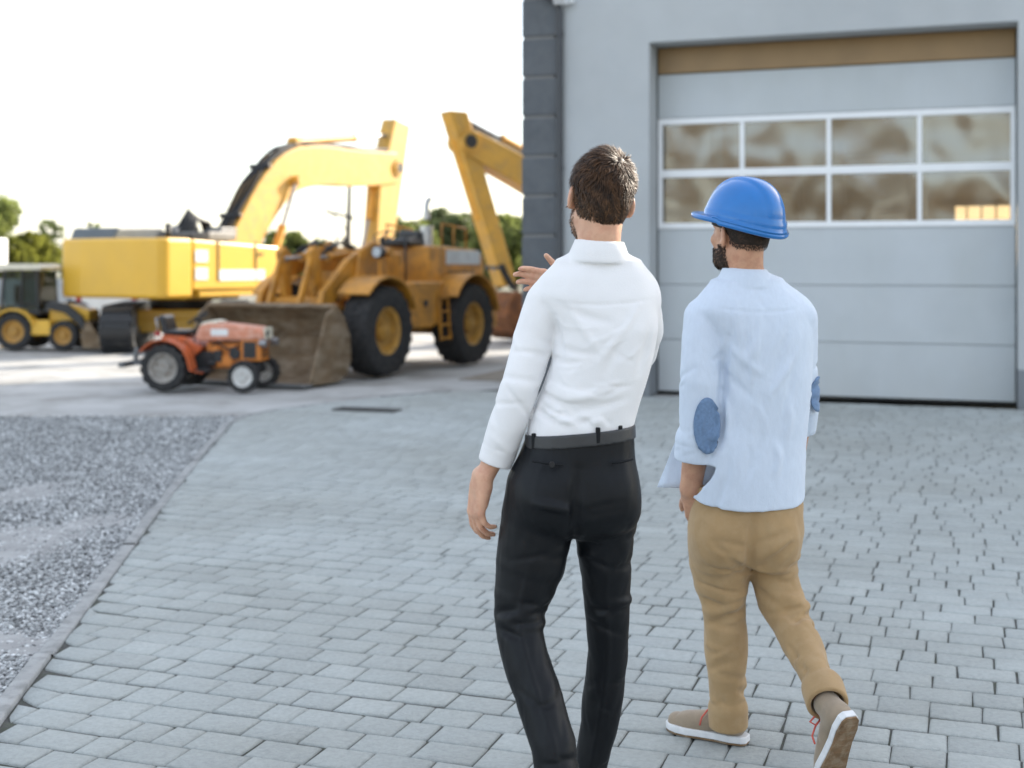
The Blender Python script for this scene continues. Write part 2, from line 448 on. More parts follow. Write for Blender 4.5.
def shoe(parent, ankle, yaw, pitch, upper_m, rim_m, out_m, lace_m=None, L=.285, rimh=.028, name='shoe', roll=0.):
    """local x forward from the heel, z up from the ground; pitch<0 = toe down about the toe"""
    Rm=Matrix.Rotation(yaw,3,'Z')@Matrix.Rotation(-pitch,3,'Y')@Matrix.Rotation(roll,3,'X')
    A=Vector((.06,0,.105)); off=Vector(ankle)-Rm@A
    M=Matrix.Translation(off)@Rm.to_4x4()
    g=Grid((-.03,-.07,.0),(.33,.07,.17),.0035)
    g.chain([(.045,0,.055,.034),(.10,0,.06,.034),(.16,0,.045,.036),(.205,0,.036,.036),(.25,0,.032,.028)],.02,flat=((0,1,0),1.12))
    g.chain([(.05,0,.06,.036),(.058,0,.11,.040)],.02)
    g.chain([(.058,0,.128,.030)],.006,op='cut')
    g.crease([(.245,-.03,.05),(.235,0,.066),(.245,.03,.05)],.0025,.006,None)
    g.crease([(.10,-.04,.095),(.13,-.035,.07),(.15,-.045,.035)],.002,.004,None); g.crease([(.10,.04,.095),(.13,.035,.07),(.15,.045,.035)],.002,.004,None)
    sl,x,y,z=g.sub(g.lo,g.lo+g.h*g.n); g.cut(sl,np.broadcast_to(z-.02,g.a[sl].shape).astype(np.float32),.001)
    up=link(name,g.mesh(name),upper_m,parent,smooth=True); up.data.transform(M)
    ol=[(0,.016),(.012,.028),(.05,.036),(.1,.034),(.15,.039),(.2,.047),(.235,.044),(.262,.032),(.28,.016),(.285,.004)]
    poly=[(x*L/.285,w+.002) for x,w in ol]+[(x*L/.285,-w*.92-.002) for x,w in ol[::-1]]
    a=MB(); a.prism(poly,.006,rimh,'xy'); so=a.build('sole',rim_m,up,bevel=.003); so.data.transform(M)
    bq=MB(); bq.prism([(x*.985+.003,w*.95) for x,w in poly],.0,.0055,'xy')
    for i in range(9): bq.prism([(.03+i*.026,-.026),(.036+i*.026,-.026),(.036+i*.026,.026),(.03+i*.026,.026)],-.0015,.0,'xy')
    oo=bq.build('outsole',out_m,up); oo.data.transform(M)
    if lace_m:
        t=MB()
        for i in range(4):
            x0=.105+i*.02; zz=.096-i*.0115
            t.tube([(x0,-.024,zz-.012),(x0+.008,-.008,zz+.001),(x0+.01,.008,zz+.001),(x0+.002,.024,zz-.012)],.0035,6)
            t.tube([(x0,.024,zz-.012),(x0+.012,.0,zz+.004),(x0+.004,-.024,zz-.012)],.0032,6)
        for sgn in (-1,1):
            t.tube([(.1,0,.108),(.105,sgn*.02,.118),(.115,sgn*.045,.105),(.11,sgn*.038,.085),(.102,sgn*.01,.103)],.0032,6)
            t.tube([(.1,0,.107),(.125,sgn*.025,.1),(.14,sgn*.048,.075),(.145,sgn*.052,.05)],.003,6)
        lo=t.build('lace',lace_m,up,smooth=True); lo.data.transform(M)
    return up

def seam(parent,name,pts,r,m):
    return MB().tube(pts,r,6).build(name,m,parent,smooth=True)

skin=mat('skin',(.62,.36,.24),rough=.48,var=.10,vscale=25,bump=.04,bscale=500,col2=(.50,.20,.13),spot=.35,sss=.12)
skin2=mat('tanned_skin',(.56,.31,.195),rough=.48,var=.10,vscale=25,bump=.04,bscale=500,col2=(.40,.16,.10),spot=.35,sss=.12)
eye_m=mat('eye_white',(.7,.68,.64),rough=.15)
white_cloth=mat('white_cotton',(.80,.80,.81),rough=.85,var=.02,vscale=9,bump=.12,bscale=300,sheen=.15,spec=.2)
blue_cloth=mat('pale_blue_oxford',(.61,.69,.80),rough=.88,var=.025,vscale=90,bump=.10,bscale=320,sheen=.2,spec=.2,stretch=(1,1,.35))
patch_cloth=mat('denim_patch',(.16,.25,.40),rough=.9,var=.12,vscale=120,bump=.12,bscale=400,sheen=.2,spec=.2)
black_cloth=mat('black_wool',(.0032,.0045,.0066),rough=.5,var=.12,vscale=60,bump=.06,bscale=420,spec=.26)
chino_cloth=mat('tan_twill',(.39,.26,.13),rough=.86,var=.07,vscale=14,bump=.08,bscale=420,sheen=.2,spec=.2,col2=(.45,.32,.18),spot=.35)
belt_m=mat('belt_leather',(.035,.037,.04),rough=.45,var=.1,vscale=30,bump=.05,bscale=200)
hair_m=hair_mat('brown_hair',(.055,.027,.012))
stubble_m=hair_mat('stubble_hair',(.10,.055,.03))
beard_m=hair_mat('beard_hair',(.035,.02,.012))
shoe_black=mat('black_leather',(.012,.012,.013),rough=.3,bump=.03,bscale=80)
sole_black=mat('black_rubber_sole',(.02,.02,.02),rough=.7)
suede=mat('taupe_suede',(.30,.235,.165),rough=.9,var=.1,vscale=30,bump=.06,bscale=300,sheen=.3)
sole_white=mat('white_rubber',(.72,.73,.74),rough=.6,var=.08,vscale=30)
gum=mat('worn_gum_sole',(.20,.12,.06),rough=.8,var=.25,vscale=22,col2=(.32,.25,.17),spot=.7)
lace_red=mat('salmon_lace',(.62,.12,.09),rough=.8)
helmet_m=mat('blue_helmet_plastic',(.004,.155,.48),rough=.22,spec=.5,var=.06,vscale=14,bump=.012,bscale=60,coat=.3)
strap_m=mat('black_webbing',(.012,.012,.013),rough=.7)

def beard(G,G_c,R,root,origin,m,seed,n=2600):
    V=[];Q=[];T=[];r=np.random.default_rng(seed)
    cen=np.array([0,.020,-.045]); rad=np.array([.065,.077,.081])
    while len(Q)<n*2:
        u=r.normal(size=3); u/=np.linalg.norm(u); l=cen+u*rad
        lim=-.045-.03*max(0,(l[1]-.06)/.03)
        side=abs(l[0])>.03
        if l[1]<-.012 or l[2]>(-.034 if (side and l[1]<.03) else -.048) or (abs(l[0])<.022 and -.078<l[2]<-.058) or l[2]<-.121: continue
        nrm=u/rad; nrm/=np.linalg.norm(nrm); t=np.array([0,.2,-1.])+r.normal(size=3)*.4; t-=nrm*(t@nrm); t/=np.linalg.norm(t)
        sd=np.cross(t,nrm); L=r.uniform(.007,.012); w=.0017; b=len(V); p=R.T@(G.snap(G_c+R@l,R@nrm,.03)-G_c)-nrm*.001; dd=t*.75+nrm*.65
        for j,ww in enumerate((1,.9,.15)):
            V+=[p-sd*w*ww*.5,p+sd*w*ww*.5]; p=p+dd*L/2; dd=dd*.8+t*.3
        tt=r.uniform(0,1); T+=[tt]*6
        for j in range(2): Q.append((b+2*j,b+2*j+1,b+2*j+3,b+2*j+2))
    V=np.array(V)@R.T+G_c-origin
    return link('beard',fast_mesh('beard',V,np.array(Q),{'tint':T}),m,root)

def hair(c,R,root,origin,m,seed,n,lens,whorl,region,cap):
    V,Q,T=strands(c,R,n,seed,lens,whorl,region,(.0765,.0995,.1155))
    g=Grid(c-.17,c+.17,.0035)
    cap(g)
    me=g.mesh('hair_cap')
    nv=len(me.vertices); cv=np.zeros(nv*3); me.vertices.foreach_get('co',cv); cv=cv.reshape(-1,3)
    cq=np.zeros(len(me.polygons)*4,np.int32); me.polygons.foreach_get('vertices',cq); cq=cq.reshape(-1,4)
    V2=np.concatenate([cv,V]); Q2=np.concatenate([cq,Q+nv]); T2=np.concatenate([np.full(nv,.12),T])
    bpy.data.meshes.remove(me)
    o=link('hair',fast_mesh('hair',V2-origin,Q2,{'tint':T2}),m,root,smooth=True)
    return o

def eyes(c,R,root,origin):
    for sx in (-1,1):
        g=Grid(c+R@np.array([sx*.031,.073,.002])-.02,c+R@np.array([sx*.031,.073,.002])+.02,.002)
        g.ell(c+R@np.array([sx*.031,.0755,.001]),(.0125,.0125,.0075),R,0)
        link('eye',g.mesh('eye',origin),eye_m,root,smooth=True)

# ================= man in the white shirt
def man_white():
    Z0=3.42; org=np.array([(575-512)*Z0/F,Z0,0.])
    root=empty('person',org,label='man in a white shirt and black trousers walking away, one arm raised',cat='person')
    px=lambda x,y,dz=0:W(x,y,Z0+dz)
    # --- body
    G=Grid((px(450,0)[0]-.03,2.98,0),(px(700,0)[0],4.05,1.88),.004)
    hc=px(600,198,.005); R=frame(.20,.02,.15)
    head_sdf(G,hc,R,(px(599,250,-.02),px(598,275,-.01)))
    G.stack([px_sec(270,560,636,.06,Z0),px_sec(300,545,652,.085,Z0),px_sec(340,558,648,.09,Z0),px_sec(400,545,630,.085,Z0),px_sec(440,537,624,.085,Z0),px_sec(495,528,618,.07,Z0),px_sec(512,545,602,.045,Z0)],0,.02)
    armL=[(543,297,13,Z0),(520,388,11.5,Z0-.02),(497,450,11.5,Z0),(484,479,9,Z0+.0)]
    G.chain(px_chain(armL),.02)
    wr=px(486,476,.005)
    hand_sdf(G,px(481,480,.0),(-.14,.05,-1),(-.86,-.5,.1),(0.1,1,0),curl=(.40,.46,.52,.58),tcurl=.9,s=.95,spread=.05)
    armR=[(645,300,13,Z0),(643,350,12,Z0+.2),(600,308,11,Z0+.36),(574,292,10,Z0+.42)]
    G.chain(px_chain(armR),.02)
    hand_sdf(G,px(571,290,.43),(-1,.1,.30),(0.05,1,.25),(0,0,1),curl=(.42,.42,.46,.5),tcurl=.1,s=.98,spread=.02)
    legL=[(545,490,26,3.43),(531,562,22,3.42),(521,615,15,3.40),(532,672,14,3.33),(549,745,12,3.24),(560,800,12,3.20)]
    legR=[(606,490,24,3.44),(606,560,19,3.46),(608,606,14,3.48),(606,680,12,3.52),(594,747,11,3.53),(588,800,11,3.54)]
    G.chain(px_chain(legL),.03); G.chain(px_chain(legR),.03)
    link('body',G.mesh('body',org),skin,root,smooth=True)
    eyes(hc,R,root,org)
    # --- hair
    def region(l,r):
        x,y,z=l
        if y>.075: return False
        hl=-.094+abs(x)*.45 if y<-.045 else (-.082+(y+.045)*1.8 if y<0.01 else .03+y*.3)
        if abs(x)>.05 and -.03<y<.02 and z<.022: return False
        return z>hl+r.uniform(-.02,.008)
    def lens(l):
        t=np.clip((l[2]+.05)/.14,0,1); return .011+.024*t*t*(3-2*t)
    def cap(g):
        def clip(x,y,z):
            lim=np.where(y<-.045,-.078+np.abs(x)*.45+(z+.02+y)*0,np.where(y<.012,-.066+(y+.045)*1.7,.02))+.25*(z+.02)*0-(y-.088)
            return np.maximum((lim+(y-.088))-z,(y-.088))
        g.ell(hc+R@np.array([0,-.012,.010]),(.0775,.1005,.1175),R,0,clip=clip)
        g.ell(hc+R@np.array([0,-.012,.035]),(.0785,.1015,.0935),R,.008,clip=clip)
        g.rumple(.003,190,4)
    hair(hc,R,root,org,hair_m,5,9500,lens,(.018,-.075,.098),region,cap)
    beard(G,hc,R,root,org,stubble_m,8,2200)
    # --- shirt
    G=Grid((px(455,0)[0],2.98,px(0,490)[2]),(px(690,0)[0],4.0,px(0,215)[2]),.0036)
    secs=[px_sec(262,560,638,.070,Z0),px_sec(276,545,648,.088,Z0),px_sec(295,538,656,.102,Z0),px_sec(330,553,658,.112,Z0),px_sec(360,551,652,.112,Z0),
          px_sec(385,543,645,.108,Z0),px_sec(410,533,638,.106,Z0),px_sec(428,527.5,633,.106,Z0),px_sec(440,527,633,.105,Z0)]
    zb=W(580,436,Z0)[2]
    G.stack(secs,.06,.02,bot=(zb,.09,0))
    G.kf=2.3
    G.chain([(*px(585,263),.048),(*px(549,295),.044)],.04); G.chain([(*px(612,263),.048),(*px(642,292,.02),.046)],.04)
    sl=[(546,302,20.5,Z0),(536,335,20.5,Z0-.005),(520,386,19.5,Z0-.035),(507,425,19,Z0-.02),(498.5,452,17,Z0)]
    G.chain(px_chain(sl),.007)
    G.chain(px_chain([(641,302,20.5,Z0+.02),(643,330,20,Z0+.10),(638,352,19,Z0+.2),(604,312,17,Z0+.34),(584,298,15,Z0+.40)]),.012)
    # folds
    r=np.random.default_rng(3)
    for i in range(7):                                   # left sleeve, gathered at the elbow
        t=r.uniform(.25,.98); p0=np.array(px(545,298)); p1=np.array(px(521,386,-.02)); p2=np.array(px(499,450))
        c=p0+(p1-p0)*t*2 if t<.5 else p1+(p2-p1)*(t-.5)*2; ax=(p1-p0) if t<.5 else (p2-p1)
        a=r.uniform(-1.6,1.2); G.arc(c,ax,.050,a,a+r.uniform(1.,2.2),r.uniform(-.05,.05),r.choice([.0026,-.002,.0022]),r.uniform(.005,.009))
    for i in range(13):                                   # pulls from the armpit across the back and drapes towards the waist
        y0=r.uniform(318,420); x0=540+(y0-318)*-.05; ln=r.uniform(25,65); dy=r.uniform(-4,22); bk=-.105
        pts=[px(x0+ln*t,y0+dy*t+4*math.sin(t*3),bk+.012*(2*t-1)**2) for t in np.linspace(0,1,6)]
        G.crease(pts,r.choice([.004,-.0035,.003]),r.uniform(.006,.012))
    for i in range(9):                                    # blousing above the belt
        x0=r.uniform(535,615); y0=r.uniform(400,424); pts=[px(x0+18*t-6,y0+9*t*t+3*math.sin(5*t+i),-.108) for t in np.linspace(0,1,6)]
        G.crease(pts,r.choice([.0045,-.004]),r.uniform(.005,.009))
    for (xa,ya,xb,yb,dp) in ((556,318,562,352,.008),(557,330,549,372,.007),(652,330,640,372,.005),(560,305,612,322,.003),(566,300,600,352,-.003),(640,305,600,360,-.0035),(628,318,606,372,.003),(553,400,612,388,-.003),(545,414,628,398,.0035)):
        G.crease([px(xa+(xb-xa)*t,ya+(yb-ya)*t+3*math.sin(3*t),-.1) for t in np.linspace(0,1,6)],dp,.011)
    G.rumple(.0020,34,12,(1,1,.6)); G.rumple(.0006,95,13,(1,1,.7))
    for i in range(18):
        x0=r.uniform(556,640); y0=r.uniform(312,420); ln=r.uniform(12,34); an=r.choice([.5,-.5,.9,-.2,.25])+r.normal(0,.2)
        G.crease([px(x0+ln*t*math.cos(an),y0+ln*t*math.sin(an)+2*math.sin(4*t),-.1) for t in np.linspace(0,1,5)],r.choice([.0018,-.0014]),r.uniform(.0035,.006))
    # yoke seam and centre line are fine creases
    G.crease([px(x,y,-.09) for x,y in ((548,300),(575,304),(600,305),(630,303),(652,300))],.0022,.0035)
    # collar
    cb=np.array(px(598,262,-.012)); ct=np.array(px(599,243,-.018))
    G.chain([(*cb,.0665),(*ct,.0585)],.004)
    # folded leaf of the collar: a cone with a sharp lower rim
    zt=px(0,240)[2]; zl=px(0,261)[2]
    G.stack([(zl,cb[0],cb[1],.087,.079,2),((zl+zt)/2,cb[0]*.5+ct[0]*.5,ct[1],.075,.070,2),(zt,ct[0],ct[1],.064,.061,2)],0,.002,top=(zt,-.05,.10),bot=(zl,-.04,.10))
    G.chain([(*px(599,262,-.012),.0575),(*px(600,215,-.012),.0575)],.003,op='cut')
    # cuffs
    c0=np.array(px(500.5,446,.0)); c1=np.array(px(494.5,464,.003)); G.chain([(*c0,.0475),(*(c0+(c1-c0)*.8),.0465)],.003)
    ax=(c1-c0)/np.linalg.norm(c1-c0)
    G.arc(c0+ax*.002,ax,.048,-2.6,2.6,0,.0016,.004); G.arc(c1-ax*.008,ax,.047,-2.6,2.6,0,.0008,.0035)
    sl_,x,y,z=G.sub(c1-.08,c1+.08)
    pl=((x-c1[0])*ax[0]+(y-c1[1])*ax[1]+(z-c1[2])*ax[2]); rr=np.sqrt((x-c1[0])**2+(y-c1[1])**2+(z-c1[2])**2)
    dcut=np.maximum(-pl,rr-.075); G.cut(sl_,dcut.astype(np.float32),.002)
    G.chain([(*(c1-ax*.03),.036),(*(c1+ax*.05),.040)],.002,op='cut')
    link('shirt',G.mesh('shirt',org,blur=1),white_cloth,root,smooth=True)
    # --- trousers
    G=Grid((px(470,0)[0],2.98,.02),(px(665,0)[0],3.8,px(0,415)[2]),.004)
    zt=W(580,432,Z0)[2]
    G.stack([px_sec(425,528,633,.104,Z0),px_sec(445,523,634.5,.108,Z0),px_sec(475,510,636.5,.118,Z0+.0),px_sec(500,504,637,.118,Z0),px_sec(513,503,637,.11,Z0),px_sec(524,508,632,.09,Z0),px_sec(536,538,612,.05,Z0)],.0,.02,top=(zt,.09,0))
    G.kf=1.9
    G.ell(px(576.5,521,0),(.05,.085,.042),None,.02); G.ell(px(552,500,-.055),(.085,.075,.095),None,.05); G.ell(px(607,500,-.045),(.08,.075,.095),None,.05)
    L=[(547,490,41,3.42),(539,518,36.5,3.42),(531,562,35,3.42),(523,593,29,3.41),(519.5,612,25.5,3.40),(520.5,634,23,3.38),(530,672,23.5,3.33),(543,712,23.2,3.28),(554,745,23.3,3.24),(560,785,22,3.205),(562,806,21.5,3.19)]
    Rr=[(606,490,31.5,3.44),(606,518,31.5,3.445),(605,549,28.5,3.46),(606.5,575,25,3.47),(607,606,22.2,3.48),(608.5,650,19.8,3.50),(604,694,20,3.52),(600,720,19.3,3.53),(594.5,747,17.5,3.535),(590,780,17,3.54),(588.5,800,17,3.54)]
    G.chain(px_chain(L),.012); G.chain(px_chain(Rr),.012)
    G.crease([px(578,470,-.11),px(576,500,-.13),px(575,530,-.12),px(574,545,-.08)],.010,.013)
    def leg_folds(rows,spec,rad):
        for py,n,dep in spec:
            for i in range(n):
                y=py+r.uniform(-16,16); cx=np.interp(y,[q[1] for q in rows],[q[0] for q in rows]); Zz=np.interp(y,[q[1] for q in rows],[q[3] for q in rows]); hw=np.interp(y,[q[1] for q in rows],[q[2] for q in rows])
                a=r.uniform(-1.5,.6); G.arc(W(cx,y,Zz),(0,0,1),hw*Zz/F,a,a+r.uniform(.9,2.),r.uniform(-.03,.03),r.choice([.006,-.005,.0045])*dep,r.uniform(.006,.011))
    leg_folds(L,[(612,9,1.),(548,3,.5),(770,4,.8),(700,3,.4)],0); leg_folds(Rr,[(612,6,.8),(550,4,.6),(770,4,.8),(690,3,.4)],0)
    for i in range(6):
        t0=r.uniform(0,1); G.crease([px(578+(-1)**i*(6+38*t),520+(-1)*14*t0-16*t+6*t*t,-.12+.03*t) for t in np.linspace(0,1,6)],r.choice([.005,-.004]),.009)
    G.rumple(.0030,34,22,(1,1,.45)); G.rumple(.001,110,23,(1,1,.7))
    for rows in (L,Rr):                                    # pressed crease down the back
        G.crease([W(x,y,Z-(hw*Z/F)) for x,y,hw,Z in rows[2:]],-.004,.006)
    # waistband
    tr=link('trousers',G.mesh('trousers',org,blur=1),black_cloth,root,smooth=True)
    # pocket welts with a button
    p=[np.array(px(x,y,-.129))-org for x,y in ((532,461),(548,463.5),(563,465))]
    MB().tube([tuple(q) for q in p],.0035,6).build('pocket_welt',black_cloth,tr,smooth=True)
    b=np.array(px(552,464.5,-.135))-org; MB().cyl((b[0],b[1]-.004,b[2]),(b[0],b[1]+.004,b[2]),.0075,n=14).build('pocket_button',strap_m,tr,bevel=.001)
    p=[np.array(px(x,y,-.118))-org for x,y in ((612,463),(622,462),(633,459))]
    MB().tube([tuple(q) for q in p],.0035,6).build('pocket_welt',black_cloth,tr,smooth=True)
    # belt
    G=Grid((px(510,0)[0],3.2,px(0,460)[2]),(px(650,0)[0],3.65,px(0,412)[2]),.0035)
    zc=W(580,435,Z0)[2]
    G.stack([px_sec(420,526,635,.112,Z0),px_sec(455,523.5,636.5,.116,Z0)],.0,.002,top=(zc+.017,.09,0),bot=(zc-.017,.09,0))
    bl=link('belt',G.mesh('belt',org),belt_m,root,smooth=True)
    for x in (534,598,620):
        xx=abs(x-580)/54.; c=np.array(px(x,437-.09*(x-580),-.114*(1-xx**2.3)**(1/2.3)+.003))-org
        MB().box(c,(.011,.010,.041),Matrix.Rotation(-.9*(x-580)/54.*-1,3,'Z')).build('belt_loop',black_cloth,tr,bevel=.002)
    an=W(561.5,800,3.185)-org; shoe(root,(an[0],an[1],.205),PI/2+.02,-.42,shoe_black,sole_black,sole_black)
    an=W(588,800,3.545)-org; shoe(root,(an[0],an[1],.105),PI/2-.1,0,shoe_black,sole_black,sole_black)
    return root

# ================= man in the helmet
def man_blue():
    Z0=4.16; org=np.array([(740-512)*Z0/F,Z0,0.])
    root=empty('person',org,label='bearded man in blue hard hat, pale blue shirt and tan chinos',cat='person')
    px=lambda x,y,dz=0:W(x,y,Z0+dz)
    G=Grid((px(655,0)[0],3.70,0),(px(850,0)[0],4.62,1.85),.004)
    hc=px(739.5,234,.0); R=frame(.56,.08,.0); Rh=frame(.72,.08,.0)
    head_sdf(G,hc,R,(px(745,268,-.01),px(748,292,0)),.058)
    G.stack([px_sec(290,722,780,.07,Z0),px_sec(330,726,800,.095,Z0),px_sec(400,728,798,.09,Z0),px_sec(470,722,792,.10,Z0),px_sec(520,694,797,.11,Z0),px_sec(560,700,790,.09,Z0)],.2,.02)
    G.chain(px_chain([(705,318,15,Z0),(701,420,13.5,Z0-.03),(694,465,12.2,Z0-.02),(690.5,489,10.5,Z0-.015)]),.02)
    hand_sdf(G,px(691.5,491,-.012),(.22,.30,-1),(-.62,-.75,0),(-.55,.8,0),curl=(.35,.4,.4,.4),tcurl=.35,s=.98)
    G.chain(px_chain([(798,318,14,Z0+.02),(801.5,392,12,Z0+.06),(799,428,11,Z0+.115),(790,480,10,Z0+.17)]),.02)
    hand_sdf(G,px(789,486,.17),(-.2,.1,-1),(.9,.2,0),(0,1,0),curl=(.3,.3,.3,.3),s=.98)
    G.chain(px_chain([(722,530,22,Z0),(724,610,13,Z0),(726.5,660,12,Z0),(728,718,10,4.17)]),.03)
    G.chain(px_chain([(770,530,22,Z0),(774,575,15,4.15),(781,600,12,4.13),(793,622,11,4.08),(807,652,11,3.98),(827,706,11,3.79)]),.03)
    link('body',G.mesh('body',org),skin2,root,smooth=True)
    eyes(hc,R,root,org)
    # hair below the helmet
    def region(l,r):
        x,y,z=l
        if y>.03: return False
        hl=-.040 if y<-.05 else -.040+(y+.05)*1.0
        if abs(x)>.05 and y>-.035 and z<.01: return False
        return hl+r.uniform(-.006,.006)<z<.03
    def cap(g):
        def clip(x,y,z):
            lim=np.where(y<-.04,-.040,-.040+(y+.04)*1.1); return np.maximum(np.maximum(lim-z,y-.04),z-.02)
        g.ell(hc+R@np.array([0,-.012,.010]),(.0775,.1005,.1165),R,0,clip=clip)
    hair(hc,R,root,org,beard_m,15,2600,lambda l:.006,(0,-.07,.1),region,cap)
    beard(G,hc,R,root,org,beard_m,18,6500)
    # --- hard hat
    Mh=Matrix.Translation(Vector(np.array(px(742,234,.0))+Rh@np.array([0,-.006,.030])-org))@Matrix(Rh.tolist()).to_4x4()@Matrix.Rotation(.13,4,'X')
    V=[];Q=[]; nu,nv=96,26
    def lift(a): return .012*math.sin(a)**2*(1 if math.cos(a)>0 else .6)-.007*max(0,-math.cos(a))**2
    def dome(a,t,off=0.):
        x=math.sin(a); y=math.cos(a)      # a=0 forward
        rx,ry=.118,(.142 if y>0 else .138)
        c=math.cos(t)**.86; z=.150*math.sin(t)**.95
        px_,py_=rx*x*c,ry*y*c
        rid=0.
        for xo,w,h in ((0,.040,.0055),):
            q=abs(px_-xo)/w; rid+=h*max(0,1-q**12) if q<1 else 0
        fade=min(1,max(0,(t-.12)/.35)); k=1+rid*fade/.14+off/.13+(.0045/.13)*(1 if t<.20 else max(0,1-(t-.20)/.03))*(1 if y<.55 else max(0,(1-y)/.45))
        return (px_*k,py_*k,z*k+lift(a)*max(0,1-t/.5))
    prof=[]
    for j in range(nv): prof.append(('d',j/(nv-1)*PI/2))
    def ring_pts(a):
        f=max(0,math.cos(a))**2.2; pk=.009+.044*f
        bx,by,_=dome(a,.0); n=math.hypot(bx,by); ux,uy=bx/n,by/n
        drop=.006*f+lift(a)
        o=[]
        o.append((bx-ux*.006,by-uy*.006,-.012+lift(a))); o.append((bx+ux*(pk-.004),by+uy*(pk-.004),-.012+drop)); o.append((bx+ux*pk,by+uy*pk,-.007+drop)); o.append((bx+ux*pk,by+uy*pk,.0+drop)); o.append((bx+ux*(pk-.005),by+uy*(pk-.005),.004+drop)); o.append((bx+ux*.006,by+uy*.006,.004+lift(a))); o.append((bx+ux*.001,by+uy*.001,.010+lift(a)))
        return o
    rows=[]
    for i in range(nu):
        a=2*PI*i/nu; col=ring_pts(a)+[dome(a,.06+t*(PI/2-.062)/ (nv-1)) for t in range(nv)]
        rows.append(col)
    m=len(rows[0]); V=[p for c in rows for p in c]
    Q=[(i*m+j,((i+1)%nu)*m+j,((i+1)%nu)*m+j+1,i*m+j+1) for i in range(nu) for j in range(m-1)]
    mb=MB(); mb.add(V,Q); hh=mb.build('hard_hat',helmet_m,root,smooth=True); hh.data.transform(Mh)
    sh=MB(); sh.lathe([(.112,-.016),(.1135,.0),(.1095,.001),(.108,-.016),(.112,-.016)],(0,0,0),'z',48); hb=sh.build('head_band',strap_m,hh,smooth=True); 
    hb.data.transform(Matrix.Diagonal((.78,1.0,1.,1.))); hb.data.transform(Mh)
    # --- shirt
    G=Grid((px(640,0)[0],3.70,px(0,545)[2]),(px(850,0)[0],4.6,px(0,235)[2]),.004)
    secs=[px_sec(282,714,777,.075,Z0),px_sec(295,701,796,.098,Z0),px_sec(310,695,811,.112,Z0),px_sec(335,709,813,.118,Z0),px_sec(380,714,811,.120,Z0),px_sec(425,706,808.5,.124,Z0),px_sec(448,692,807,.132,Z0),px_sec(470,689,806,.137,Z0),px_sec(500,689,804.5,.140,Z0),px_sec(522,688,804,.142,Z0)]
    # hem: lower at the back, rising at the sides
    G.stack(secs,.22,.02,bot=(W(750,496,Z0)[2],-.035,.18))
    G.kf=2.3
    G.chain([(*px(733,287),.053),(*px(708,311),.05)],.045); G.chain([(*px(762,287),.053),(*px(795,309,.02),.052)],.045)
    G.chain(px_chain([(705,318,22,Z0),(703,345,22,Z0-.02),(701.5,385,21.5,Z0-.05),(699.5,425,21,Z0-.055),(697,448,20,Z0-.045)]),.007)
    G.chain(px_chain([(797,318,20,Z0+.02),(799,350,18,Z0+.04),(802,392,15.5,Z0+.06),(801,412,15,Z0+.09),(799,424,15,Z0+.11)]),.010)
    r=np.random.default_rng(5)
    for i in range(8):
        t=r.uniform(.05,1); c=np.array(px(705,318))+(np.array(px(697,450,-.025))-np.array(px(705,318)))*t
        a=r.uniform(-1.6,1.2); G.arc(c,(0,0,1),.069,a,a+r.uniform(1.,2.),r.uniform(-.05,.05),r.choice([.003,-.0026,.0024]),r.uniform(.006,.011))
    for i in range(6):
        t=r.uniform(.3,1); c=np.array(px(799,330,.03))+(np.array(px(800,424,.1))-np.array(px(799,330,.03)))*t
        a=r.uniform(-1.6,1.); G.arc(c,(0,0,1),.05,a,a+r.uniform(1.,1.8),r.uniform(-.02,.02),r.choice([.004,-.004]),r.uniform(.006,.01))
    for i in range(9):
        x0=r.uniform(722,796); y0=r.uniform(330,470); ln=r.uniform(25,70); dx=r.uniform(-14,10)
        G.crease([px(x0+dx*t+3*math.sin(4*t),y0+ln*t,-.125) for t in np.linspace(0,1,6)],r.choice([.0042,-.0042,.003]),r.uniform(.008,.015))
    for (xa,ya,xb,yb,dp) in ((729,338,724,372,.009),(727,360,721,410,.009),(722,410,718,448,.009),(735,300,742,360,-.004),(760,310,752,380,-.0035),(790,330,770,380,.004),(728,345,760,372,-.004),(726,372,752,398,.004),(800,350,770,395,-.004)):
        G.crease([px(xa+(xb-xa)*t,ya+(yb-ya)*t+2*math.sin(3*t),-.115) for t in np.linspace(0,1,6)],dp,.012)
    G.crease([px(x,y,-.1) for x,y in ((704,306),(730,310),(755,312),(785,311),(808,308))],.0026,.004)
    G.crease([px(752,313,-.12),px(751,360,-.125),px(750,430,-.13)],-.0025,.006)
    G.rumple(.0024,26,32,(1,1,.6)); G.rumple(.0007,85,33,(1,1,.8))
    cb=np.array(px(746,287,-.0)); ct=np.array(px(744,271,-.005))
    G.chain([(*cb,.072),(*ct,.0625)],.004)
    zt=px(0,268)[2]; zl=px(0,286)[2]
    G.stack([(zl,cb[0],cb[1],.103,.092,2),((zl+zt)/2,(cb[0]+ct[0])/2,ct[1],.086,.080,2),(zt,ct[0],ct[1],.069,.066,2)],0,.002,top=(zt,-.03,.08),bot=(zl,-.06,.08))
    G.chain([(*px(746,285,0),.0605),(*px(741,240,0),.0605)],.003,op='cut')
    # rolled cuffs
    c0=np.array(px(698,441,-.046)); c1=np.array(px(696.5,460,-.04)); ax=(c1-c0)/np.linalg.norm(c1-c0)
    G.chain([(*c0,.0735),(*c1,.072)],.003)
    G.arc(c0+ax*.004,ax,.0735,-2.6,2.6,.004,.0018,.0045)
    for q in (-.8,.1,.9,1.5): G.arc(c0+ax*.03,ax,.073,q,q+.7,.03,.0014,.005)
